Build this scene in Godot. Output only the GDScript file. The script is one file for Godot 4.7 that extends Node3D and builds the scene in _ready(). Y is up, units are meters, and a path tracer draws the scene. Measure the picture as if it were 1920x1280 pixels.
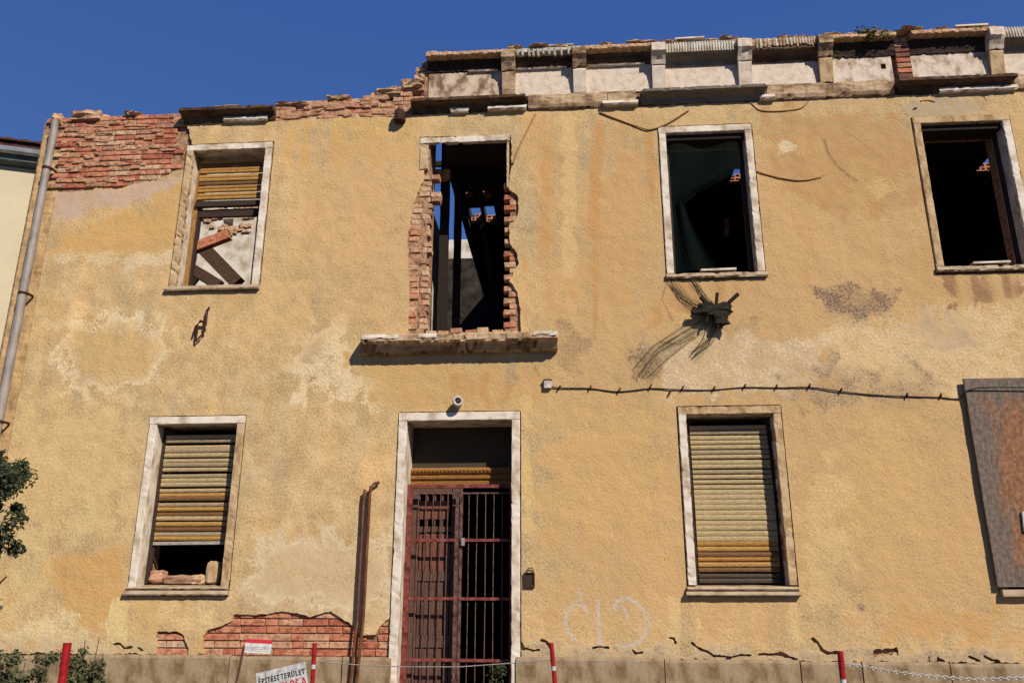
extends Node3D
# A gutted two-storey house seen from across the street. World units are metres: the facade lies in the plane z = 0,
# x runs to the right along it, y is up and the street is on the +z side.

const TX0 := -6.9
const TX1 := 7.5
const TY0 := 0.9
const TY1 := 7.8
const TW := 1800
const TH := 862

var rng := RandomNumberGenerator.new()
var house: Node3D
var brick_meshes := []
var brick_mats := []
var brick_count := 0
var used := {}
var mats := {}
var texs := {}


# ------------------------------------------------------------------ mesh building
class Shape:
	var v := PackedVector3Array()
	var n := PackedVector3Array()
	var uv := PackedVector2Array()

	func tri(a: Vector3, b: Vector3, c: Vector3, outward: Vector3) -> void:
		var g := (b - a).cross(c - a)
		if g.length_squared() < 1e-14:
			return
		if g.dot(outward) > 0.0:
			v.append(a); v.append(c); v.append(b)
			g = g.normalized()
		else:
			v.append(a); v.append(b); v.append(c)
			g = -g.normalized()
		for k in 3:
			n.append(g)

	func quad(a: Vector3, b: Vector3, c: Vector3, d: Vector3, outward: Vector3) -> void:
		tri(a, b, c, outward)
		tri(a, c, d, outward)

	func box(lo: Vector3, hi: Vector3) -> void:
		var p := []
		for k in 8:
			p.append(Vector3(hi.x if k & 1 else lo.x, hi.y if k & 2 else lo.y, hi.z if k & 4 else lo.z))
		quad(p[0], p[1], p[3], p[2], Vector3.FORWARD)
		quad(p[4], p[5], p[7], p[6], Vector3.BACK)
		quad(p[0], p[2], p[6], p[4], Vector3.LEFT)
		quad(p[1], p[3], p[7], p[5], Vector3.RIGHT)
		quad(p[0], p[1], p[5], p[4], Vector3.DOWN)
		quad(p[2], p[3], p[7], p[6], Vector3.UP)

	# a profile (closed loop of offsets u, w) swept from a to b, each section jittered by the noise
	func sweep(a: Vector3, b: Vector3, ax: Vector3, aw: Vector3, loop: Array, count: int, amp := 0.0, noise: FastNoiseLite = null, chip := 0.0, end_amp := 0.0) -> void:
		var dir := (b - a).normalized()
		var mid := Vector2.ZERO
		for q in loop:
			mid += q
		mid /= loop.size()
		var rows := []
		for i in count + 1:
			var row := []
			var t := float(i) / count
			for j in loop.size():
				var q: Vector2 = loop[j]
				var along := a.lerp(b, t)
				if noise:
					var s := (a + (b - a) * t) * 9.0 + Vector3(j * 3.7, j * 1.3, 0)
					var k1 := noise.get_noise_3dv(s)
					var k2 := noise.get_noise_3dv(s * 3.1 + Vector3(31, 0, 7))
					q += Vector2(k1, k2) * amp
					var worn := clampf((k1 + 0.4 * k2 - 0.22) * 4.0, 0.0, 1.0) * chip
					q = q.move_toward(mid, worn)
					if i == 0 or i == count:
						along += dir * end_amp * (k1 + k2) * (1.0 if i else -1.0)
				row.append(along + ax * q.x + aw * q.y)
			rows.append(row)
		for i in count:
			for j in loop.size():
				var k := (j + 1) % loop.size()
				var c := (Vector2(loop[j]) + Vector2(loop[k])) / 2.0
				var e := Vector2(loop[k]) - Vector2(loop[j])
				var o := Vector2(e.y, -e.x)
				if not _ccw(loop):
					o = -o
				quad(rows[i][j], rows[i + 1][j], rows[i + 1][k], rows[i][k], ax * o.x + aw * o.y)
		for end in [0, count]:
			var tris := Geometry2D.triangulate_polygon(PackedVector2Array(loop))
			for t in range(0, tris.size(), 3):
				tri(rows[end][tris[t]], rows[end][tris[t + 1]], rows[end][tris[t + 2]], dir if end else -dir)

	func _ccw(loop: Array) -> bool:
		var s := 0.0
		for j in loop.size():
			var p: Vector2 = loop[j]
			var q: Vector2 = loop[(j + 1) % loop.size()]
			s += p.x * q.y - q.x * p.y
		return s > 0.0

	func tube(path: Array, r: float, sides := 8, r_end := -1.0) -> void:
		var rings := []
		for i in path.size():
			var d: Vector3 = (path[mini(i + 1, path.size() - 1)] - path[maxi(i - 1, 0)]).normalized()
			var u := d.cross(Vector3.UP if absf(d.y) < 0.9 else Vector3.RIGHT).normalized()
			var w := d.cross(u)
			var rr := r if r_end < 0.0 else lerpf(r, r_end, float(i) / (path.size() - 1))
			var ring := []
			for k in sides:
				var t := TAU * k / sides
				ring.append(path[i] + (u * cos(t) + w * sin(t)) * rr)
			rings.append(ring)
		for i in path.size() - 1:
			for k in sides:
				var k2 := (k + 1) % sides
				var a: Vector3 = rings[i][k]
				var b: Vector3 = rings[i + 1][k]
				var c: Vector3 = rings[i + 1][k2]
				var d2: Vector3 = rings[i][k2]
				var na: Vector3 = (a - path[i]).normalized()
				var nc: Vector3 = (d2 - path[i]).normalized()
				_smooth(a, b, c, na, na, nc)
				_smooth(a, c, d2, na, nc, nc)
		for k in sides:
			tri(path[0], rings[0][k], rings[0][(k + 1) % sides], path[0] - path[1])
			tri(path[-1], rings[-1][k], rings[-1][(k + 1) % sides], path[-1] - path[-2])

	func _smooth(a: Vector3, b: Vector3, c: Vector3, na: Vector3, nb: Vector3, nc: Vector3) -> void:
		if (b - a).cross(c - a).dot(na + nb + nc) > 0.0:
			v.append(a); v.append(c); v.append(b)
			n.append(na); n.append(nc); n.append(nb)
		else:
			v.append(a); v.append(b); v.append(c)
			n.append(na); n.append(nb); n.append(nc)

	# profile of (radius, height) turned about the axis from a point
	func lathe(at: Vector3, axis: Vector3, prof: Array, sides := 20) -> void:
		var u := axis.cross(Vector3.UP if absf(axis.y) < 0.9 else Vector3.RIGHT).normalized()
		var w := axis.cross(u)
		for i in prof.size() - 1:
			for k in sides:
				var q := []
				for e in [[i, k], [i + 1, k], [i + 1, k + 1], [i, k + 1]]:
					var t: float = TAU * e[1] / sides
					q.append(at + axis * prof[e[0]].y + (u * cos(t) + w * sin(t)) * prof[e[0]].x)
				var m: Vector3 = (Vector3(q[0]) + q[2]) / 2.0
				var dr: Vector2 = prof[i + 1] - prof[i]
				var rad: Vector3 = (m - at) - axis * (m - at).dot(axis)
				quad(q[0], q[1], q[2], q[3], rad.normalized() * dr.y - axis * dr.x)

	# an irregular lump: a subdivided cube pushed about
	func lump(size: Vector3, seed: int, rough := 0.25, steps := 3, at := Vector3.ZERO) -> void:
		var f := FastNoiseLite.new()
		f.seed = seed
		f.frequency = 1.1
		for ax in 3:
			for s in [-1.0, 1.0]:
				for i in steps:
					for j in steps:
						var q := []
						for e in [[0, 0], [1, 0], [1, 1], [0, 1]]:
							var p := Vector3.ZERO
							p[ax] = s
							p[(ax + 1) % 3] = 2.0 * (i + e[0]) / steps - 1.0
							p[(ax + 2) % 3] = 2.0 * (j + e[1]) / steps - 1.0
							p = p.lerp(p.normalized() * 1.2, 0.45)
							p *= 1.0 + rough * 1.6 * f.get_noise_3dv(p)
							q.append(at + p * size / 2.0)
						quad(q[0], q[1], q[2], q[3], (Vector3(q[0]) + q[2]) / 2.0 - at)

	func mesh() -> ArrayMesh:
		var arrays := []
		arrays.resize(Mesh.ARRAY_MAX)
		arrays[Mesh.ARRAY_VERTEX] = v
		arrays[Mesh.ARRAY_NORMAL] = n
		if uv.size() == v.size():
			arrays[Mesh.ARRAY_TEX_UV] = uv
		var m := ArrayMesh.new()
		m.add_surface_from_arrays(Mesh.PRIMITIVE_TRIANGLES, arrays)
		return m


func part(called: String, s: Variant, m: Material, parent: Node = null) -> MeshInstance3D:
	var o := MeshInstance3D.new()
	o.name = called
	o.mesh = s.mesh() if s is Shape else s
	o.material_override = m
	o.cast_shadow = GeometryInstance3D.SHADOW_CASTING_SETTING_ON
	(parent if parent else self).add_child(o, true)
	return o


func numbered(called: String) -> String:
	used[called] = used.get(called, -1) + 1
	return called if used[called] == 0 else "%s_%03d" % [called, used[called]]


func thing(called: String, label: String, category: String, at := Vector3.ZERO, group := "") -> Node3D:
	var o := Node3D.new()
	o.name = numbered(called)
	add_child(o)
	o.position = at
	tag(o, label, category, group)
	return o


func solo(called: String, s: Variant, m: Material, label: String, category: String, group := "") -> MeshInstance3D:
	var o := part(numbered(called), s, m, self)
	tag(o, label, category, group)
	return o


func tag(o: Node, label: String, category: String, group := "") -> void:
	o.set_meta("label", label)
	o.set_meta("category", category)
	if group:
		o.set_meta("group", group)


func setting(called: String, s: Variant, m: Material) -> MeshInstance3D:
	var o := part(called, s, m, self)
	o.set_meta("kind", "structure")
	return o


func noise(sd: int, freq := 1.0, oct := 3) -> FastNoiseLite:
	var f := FastNoiseLite.new()
	f.seed = sd
	f.noise_type = FastNoiseLite.TYPE_SIMPLEX_SMOOTH
	f.frequency = freq
	f.fractal_octaves = oct
	return f


# ------------------------------------------------------------------ materials
func ntex(key: String, freq: float, oct: int, ramp: Array, sd := 3, cellular := false) -> Texture2D:
	if texs.has(key):
		return texs[key]
	var f := FastNoiseLite.new()
	f.seed = sd
	f.frequency = freq
	f.fractal_octaves = oct
	f.fractal_gain = 0.6
	f.noise_type = FastNoiseLite.TYPE_CELLULAR if cellular else FastNoiseLite.TYPE_SIMPLEX_SMOOTH
	var t := NoiseTexture2D.new()
	t.width = 512
	t.height = 512
	t.seamless = true
	t.noise = f
	if ramp.size():
		var g := Gradient.new()
		var offs := PackedFloat32Array()
		var cols := PackedColorArray()
		for e in ramp:
			offs.append(e[0])
			cols.append(e[1])
		g.offsets = offs
		g.colors = cols
		t.color_ramp = g
	texs[key] = t
	return t


func grey(x: float) -> Color:
	return Color(x, x, x)


# colours are noted as they show in full sun; a surface reflects about four fifths of that
const REFLECT := 0.8


func tone(c: Color) -> Color:
	var l := c.srgb_to_linear() * REFLECT
	return Color(l.r, l.g, l.b, 1.0).linear_to_srgb()


func c8(r: int, g: int, b: int) -> Color:
	return Color8(r, g, b)


# colour times a noise texture laid in the thing's own or the world's axes, with relief
func mat(key: String, c: Color, rough := 0.9, tex: Texture2D = null, scale := Vector3.ONE, bump := 0.0, world := true, metal := 0.0) -> StandardMaterial3D:
	if mats.has(key):
		return mats[key]
	var m := StandardMaterial3D.new()
	m.resource_name = key
	m.albedo_color = tone(c)
	m.roughness = rough
	m.metallic = metal
	m.metallic_specular = 0.35
	if tex:
		m.albedo_texture = tex
		m.uv1_triplanar = true
		m.uv1_world_triplanar = world
		m.uv1_scale = scale
		if bump > 0.0:
			m.heightmap_enabled = true
			m.heightmap_texture = ntex("relief", 0.02, 5, [])
			m.heightmap_scale = bump
	mats[key] = m
	return m


func make_materials() -> void:
	var dirt := ntex("dirt", 0.008, 6, [[0.0, c8(165, 146, 124)], [0.33, c8(214, 203, 188)], [0.55, c8(244, 239, 232)], [1.0, c8(255, 255, 255)]], 11)
	var soft := ntex("soft", 0.01, 6, [[0.0, grey(0.62)], [0.5, grey(0.86)], [1.0, grey(1.0)]], 17)
	var strong := ntex("strong", 0.012, 6, [[0.0, grey(0.3)], [0.5, grey(0.72)], [1.0, grey(1.0)]], 23)
	var soot := ntex("soot", 0.009, 6, [[0.0, c8(96, 82, 70)], [0.33, c8(172, 154, 136)], [0.52, c8(226, 214, 198)], [1.0, c8(255, 250, 240)]], 29)
	var clay := ntex("clay", 0.014, 6, [[0.0, c8(150, 130, 118)], [0.33, c8(212, 196, 184)], [0.55, c8(242, 230, 218)], [0.8, c8(250, 240, 226)], [1.0, c8(255, 252, 244)]], 31)
	var wood := ntex("wood", 0.02, 5, [[0.0, grey(0.6)], [0.45, grey(0.88)], [1.0, grey(1.0)]], 37)
	var rust := ntex("rust", 0.012, 5, [[0.0, c8(120, 84, 70)], [0.5, c8(210, 190, 180)], [1.0, c8(255, 255, 255)]], 41)
	mat("white_paint", c8(234, 224, 210), 0.85, dirt, Vector3(0.7, 0.7, 0.7), 0.25)
	mat("reveal_paint", c8(224, 212, 194), 0.9, dirt, Vector3(0.9, 0.9, 0.9), 0.3)
	mat("old_paint", c8(205, 178, 140), 0.92, dirt, Vector3(1.1, 0.8, 1.1), 0.5)
	mat("sill_stone", c8(192, 172, 145), 0.9, dirt, Vector3(0.8, 1.6, 0.8), 0.35)
	mat("mortar", c8(178, 148, 120), 0.97, clay, Vector3(1.3, 1.3, 1.3), 1.2)
	mat("rubble", c8(214, 184, 152), 0.97, clay, Vector3(1.6, 1.6, 1.6), 1.4)
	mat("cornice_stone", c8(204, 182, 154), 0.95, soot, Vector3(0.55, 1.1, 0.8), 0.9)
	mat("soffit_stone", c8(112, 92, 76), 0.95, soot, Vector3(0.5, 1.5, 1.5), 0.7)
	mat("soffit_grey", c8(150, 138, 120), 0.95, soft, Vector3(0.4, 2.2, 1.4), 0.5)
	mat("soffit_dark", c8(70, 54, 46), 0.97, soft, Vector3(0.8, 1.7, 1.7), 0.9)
	mat("corrugated_cement", c8(206, 200, 188), 0.9, dirt, Vector3(1.4, 0.7, 0.7), 0.4)
	mat("panel_plaster", c8(228, 215, 200), 0.95, ntex("pale_dirt", 0.012, 6, [[0.0, c8(205, 190, 172)], [0.4, c8(238, 230, 220)], [1.0, c8(255, 255, 255)]], 13), Vector3(1.1, 1.1, 1.1), 0.35)
	mat("panel_soot", c8(222, 208, 194), 0.95, soot, Vector3(0.8, 0.6, 0.8), 0.4)
	mat("panel_sooty", c8(222, 208, 194), 0.95, dirt, Vector3(1.3, 1.0, 0.8), 0.4)
	mat("plinth_stone", c8(164, 144, 116), 0.95, dirt, Vector3(1.1, 0.7, 1.1), 0.5)
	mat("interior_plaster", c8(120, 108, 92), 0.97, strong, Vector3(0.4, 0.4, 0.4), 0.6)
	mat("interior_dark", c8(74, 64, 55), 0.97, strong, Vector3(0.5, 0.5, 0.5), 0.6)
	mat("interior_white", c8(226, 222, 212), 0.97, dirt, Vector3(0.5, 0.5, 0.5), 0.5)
	mat("timber", c8(92, 68, 52), 0.9, wood, Vector3(0.7, 6.0, 6.0), 0.6, false)
	mat("timber_dark", c8(52, 40, 33), 0.92, wood, Vector3(6.0, 0.7, 6.0), 0.6, false)
	mat("frame_dark", c8(70, 50, 40), 0.75, wood, Vector3(4.0, 4.0, 4.0), 0.3)
	mat("frame_yellow", c8(176, 130, 70), 0.75, wood, Vector3(3.0, 1.0, 3.0), 0.3)
	mat("door_wood", c8(112, 80, 66), 0.7, wood, Vector3(5.0, 0.6, 5.0), 0.4)
	mat("door_panel", c8(134, 84, 66), 0.7, wood, Vector3(5.0, 0.6, 5.0), 0.4)
	mat("carved_wood", c8(178, 124, 62), 0.75, wood, Vector3(2.2, 9.0, 9.0), 0.5)
	mat("gate_paint", c8(152, 86, 78), 0.6, rust, Vector3(1.5, 1.5, 1.5), 0.15)
	mat("gate_bar", c8(124, 98, 90), 0.6, rust, Vector3(1.5, 1.5, 1.5), 0.15)
	mat("zinc", c8(182, 170, 160), 0.6, soft, Vector3(1.2, 0.4, 1.2), 0.1, true, 0.1)
	mat("rusty_pipe", c8(136, 92, 62), 0.7, rust, Vector3(1.5, 0.7, 1.5), 0.25, true, 0.2)
	mat("iron", c8(82, 52, 38), 0.8, rust, Vector3(4, 4, 4), 0.3)
	mat("net_strand", c8(112, 98, 70), 0.9)
	mat("cable", c8(48, 38, 32), 0.7)
	mat("cord", c8(172, 130, 82), 0.9)
	mat("plastic_white", c8(225, 218, 204), 0.5, soft, Vector3(3, 3, 3))
	mat("stake_red", c8(182, 30, 36), 0.45, soft, Vector3(3, 3, 3))
	mat("stake_white", c8(228, 224, 218), 0.45, soft, Vector3(3, 3, 3))
	mat("sign_black", c8(32, 32, 36), 0.5)
	mat("sign_red", c8(190, 38, 44), 0.5)
	mat("neighbour_plaster", c8(212, 198, 164), 0.95, ntex("faint", 0.01, 4, [[0.0, grey(0.93)], [1.0, grey(1.0)]], 5), Vector3(0.3, 0.3, 0.3), 0.2)
	mat("roof_tile", c8(112, 64, 52), 0.85, strong, Vector3(1.5, 1.5, 1.5), 0.4)
	mat("fascia", c8(116, 128, 126), 0.6, soft, Vector3(1, 1, 1))
	mat("gutter_metal", c8(188, 194, 196), 0.4, soft, Vector3(1, 1, 1), 0.0, true, 0.5)
	mat("hollow_clay", c8(220, 164, 136), 0.9, clay, Vector3(2, 2, 2), 0.4)
	mat("asphalt", c8(74, 73, 72), 0.95, soft, Vector3(0.7, 0.7, 0.7), 0.5)
	mat("paving", c8(140, 134, 124), 0.95, soft, Vector3(0.5, 0.5, 0.5), 0.5)
	mat("bark", c8(92, 76, 58), 0.95, wood, Vector3(5, 1, 5), 0.6)
	var leafs := [["leaf_dark", c8(72, 80, 50)], ["leaf_olive", c8(104, 106, 68)], ["leaf_moss", c8(122, 132, 40)]]
	for e in leafs:
		var m := mat(e[0], e[1], 0.6, soft, Vector3(5, 5, 5))
		m.backlight_enabled = true
		m.backlight = Color(0.25, 0.3, 0.1)
	var net := mat("net", c8(26, 46, 38), 0.85)
	net.transparency = BaseMaterial3D.TRANSPARENCY_ALPHA
	net.albedo_color.a = 0.16
	var net2 := mat("net_wall", c8(58, 62, 46), 0.85)
	net2.transparency = BaseMaterial3D.TRANSPARENCY_ALPHA
	net2.albedo_color.a = 0.16
	var pane := mat("dusty_glass", c8(76, 64, 46), 0.75)
	pane.transparency = BaseMaterial3D.TRANSPARENCY_ALPHA
	pane.albedo_color.a = 0.8
	# bricks: clean red, pale washed, mortar-smeared and sooty
	var tones := [c8(204, 138, 108), c8(210, 150, 122), c8(190, 120, 98), c8(214, 172, 142), c8(218, 190, 160), c8(186, 146, 122), c8(128, 90, 76)]
	for k in tones.size():
		var m2 := mat("brick_%d" % k, tones[k], 0.95, clay, Vector3(1.1 + 0.15 * k, 1.4, 1.2), 0.8)
		m2.uv1_offset = Vector3(k * 0.37, k * 0.21, 0)
		brick_mats.append(m2)
	# shutter slats
	var slats := {"slat_pale": c8(206, 178, 130), "slat_grey": c8(184, 160, 122), "slat_olive": c8(202, 178, 126), "slat_gold": c8(204, 154, 80), "slat_amber": c8(192, 138, 66), "slat_brown": c8(136, 96, 58), "slat_dark": c8(92, 76, 60), "slat_white": c8(186, 178, 162)}
	for k in slats:
		mat(k, slats[k], 0.7, wood, Vector3(1.2, 7.0, 4.0), 0.25)


# ------------------------------------------------------------------ the plaster coat: its field, its colours
# openings in the coat (outer edge of each surround), as Rect2 in facade metres
var openings := [
	Rect2(-4.81, 1.70, 1.12, 1.95), Rect2(-1.94, 0.5, 1.36, 3.155), Rect2(1.13, 1.70, 1.11, 1.975), Rect2(4.20, 1.70, 1.08, 1.975),
	Rect2(-4.81, 5.17, 1.125, 1.995), Rect2(1.10, 5.16, 1.12, 2.0), Rect2(4.09, 5.15, 1.12, 2.0),
]
# where the coat has fallen off the bricks
var bare := [
	[[Vector2(-6.76, 7.97), Vector2(-4.83, 7.88), Vector2(-4.84, 7.47), Vector2(-4.77, 7.24), Vector2(-4.80, 7.01), Vector2(-4.82, 6.81), Vector2(-4.96, 6.79), Vector2(-5.10, 6.70), Vector2(-5.36, 6.65), Vector2(-5.60, 6.59), Vector2(-5.93, 6.59), Vector2(-6.19, 6.55), Vector2(-6.45, 6.57), Vector2(-6.48, 7.09), Vector2(-6.46, 7.48)], 0.03],
	[[Vector2(-1.83, 7.15), Vector2(-0.69, 7.13), Vector2(-0.68, 6.78), Vector2(-0.72, 6.40), Vector2(-0.62, 6.31), Vector2(-0.59, 6.16), Vector2(-0.63, 6.00), Vector2(-0.71, 5.90), Vector2(-0.71, 5.66), Vector2(-0.63, 5.59), Vector2(-0.59, 5.44), Vector2(-0.66, 5.28), Vector2(-0.71, 5.20), Vector2(-0.62, 5.07), Vector2(-0.58, 4.86), Vector2(-0.57, 4.46), Vector2(-1.88, 4.49), Vector2(-1.88, 5.11), Vector2(-1.93, 5.76), Vector2(-1.87, 6.21), Vector2(-1.75, 6.60)], 0.018],
	[[Vector2(-4.43, 1.34), Vector2(-4.36, 1.34), Vector2(-4.28, 1.33), Vector2(-4.21, 1.35), Vector2(-4.14, 1.31), Vector2(-4.08, 1.22), Vector2(-4.04, 1.09), Vector2(-4.41, 1.08)], 0.012],
	[[Vector2(-3.89, 1.09), Vector2(-3.92, 1.28), Vector2(-3.88, 1.36), Vector2(-3.74, 1.39), Vector2(-3.63, 1.44), Vector2(-3.61, 1.51), Vector2(-3.42, 1.51), Vector2(-3.22, 1.52), Vector2(-3.08, 1.54), Vector2(-2.93, 1.53), Vector2(-2.79, 1.49), Vector2(-2.67, 1.53), Vector2(-2.57, 1.54), Vector2(-2.45, 1.48), Vector2(-2.36, 1.43), Vector2(-2.29, 1.37), Vector2(-2.24, 1.31), Vector2(-2.16, 1.31), Vector2(-2.08, 1.32), Vector2(-2.03, 1.42), Vector2(-1.96, 1.47), Vector2(-1.84, 1.48), Vector2(-1.79, 1.10)], 0.012],
]
# thin cracks: a path and its half width
var cracks := [
	[[Vector2(-0.37, 1.27), Vector2(-0.32, 1.26), Vector2(-0.28, 1.21), Vector2(-0.26, 1.15)], 0.016], [[Vector2(0.93, 1.30), Vector2(0.97, 1.29), Vector2(0.98, 1.25)], 0.012], [[Vector2(1.14, 1.25), Vector2(1.21, 1.20), Vector2(1.29, 1.17), Vector2(1.35, 1.13), Vector2(1.41, 1.13)], 0.013],
	[[Vector2(1.42, 1.13), Vector2(1.52, 1.12), Vector2(1.61, 1.14), Vector2(1.72, 1.14)], 0.010], [[Vector2(1.80, 1.15), Vector2(1.90, 1.15), Vector2(1.99, 1.15), Vector2(2.06, 1.13)], 0.014], [[Vector2(1.99, 1.17), Vector2(2.08, 1.13), Vector2(2.16, 1.10)], 0.012],
	[[Vector2(2.33, 1.30), Vector2(2.38, 1.26), Vector2(2.41, 1.19), Vector2(2.47, 1.16), Vector2(2.56, 1.17)], 0.016], [[Vector2(2.92, 1.16), Vector2(2.99, 1.18), Vector2(3.08, 1.18)], 0.030], [[Vector2(3.09, 1.18), Vector2(3.13, 1.21), Vector2(3.14, 1.15)], 0.012],
	[[Vector2(3.43, 1.14), Vector2(3.42, 1.11)], 0.010], [[Vector2(3.52, 1.11), Vector2(3.58, 1.07), Vector2(3.61, 0.99)], 0.022], [[Vector2(3.80, 1.14), Vector2(3.86, 1.12), Vector2(3.90, 1.10)], 0.013], [[Vector2(3.95, 1.15), Vector2(4.01, 1.11), Vector2(4.08, 1.10)], 0.013],
	[[Vector2(-4.88, 1.21), Vector2(-4.82, 1.22), Vector2(-4.76, 1.17), Vector2(-4.68, 1.18)], 0.013], [[Vector2(-4.61, 1.18), Vector2(-4.56, 1.15)], 0.012], [[Vector2(0.15, 1.20), Vector2(0.23, 1.21), Vector2(0.31, 1.20)], 0.011], [[Vector2(0.55, 1.18), Vector2(0.57, 1.15), Vector2(0.65, 1.16)], 0.010], [[Vector2(-0.53, 1.19), Vector2(-0.45, 1.17), Vector2(-0.39, 1.18)], 0.010],
	[[Vector2(-0.64, 1.45), Vector2(-0.65, 1.37), Vector2(-0.60, 1.27), Vector2(-0.55, 1.19)], 0.020], [[Vector2(4.23, 7.37), Vector2(4.32, 7.38), Vector2(4.39, 7.36)], 0.012], [[Vector2(4.13, 7.26), Vector2(4.18, 7.28)], 0.012], [[Vector2(4.95, 7.41), Vector2(4.99, 7.35)], 0.010],
]


func seg_distance(p: Vector2, a: Vector2, b: Vector2) -> float:
	var d := b - a
	return p.distance_to(a + d * clampf((p - a).dot(d) / maxf(d.length_squared(), 1e-9), 0.0, 1.0))


func stamp(field: PackedFloat32Array, xs: PackedFloat32Array, ys: PackedFloat32Array, poly: Array, line_half: float, jag: float, f: FastNoiseLite) -> void:
	var nx := xs.size()
	var lo: Vector2 = poly[0]
	var hi: Vector2 = poly[0]
	for q in poly:
		lo = lo.min(q)
		hi = hi.max(q)
	var pad := 0.15 + line_half
	var packed := PackedVector2Array(poly)
	for j in ys.size():
		if ys[j] < lo.y - pad or ys[j] > hi.y + pad:
			continue
		for i in nx:
			if xs[i] < lo.x - pad or xs[i] > hi.x + pad:
				continue
			var p := Vector2(xs[i], ys[j])
			var d := 1e9
			for k in poly.size() - (1 if line_half > 0.0 else 0):
				d = minf(d, seg_distance(p, poly[k], poly[(k + 1) % poly.size()]))
			var wob := jag * (f.get_noise_2d(p.x * 7.0, p.y * 7.0) + 0.6 * f.get_noise_2d(p.x * 22.0, p.y * 22.0))
			if line_half > 0.0:
				d = d - line_half * (1.0 + 0.8 * f.get_noise_2d(p.x * 16.0, p.y * 16.0))
			elif Geometry2D.is_point_in_polygon(p, packed):
				d = -d + wob
			else:
				d += wob
			field[j * nx + i] = minf(field[j * nx + i], d)


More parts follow.
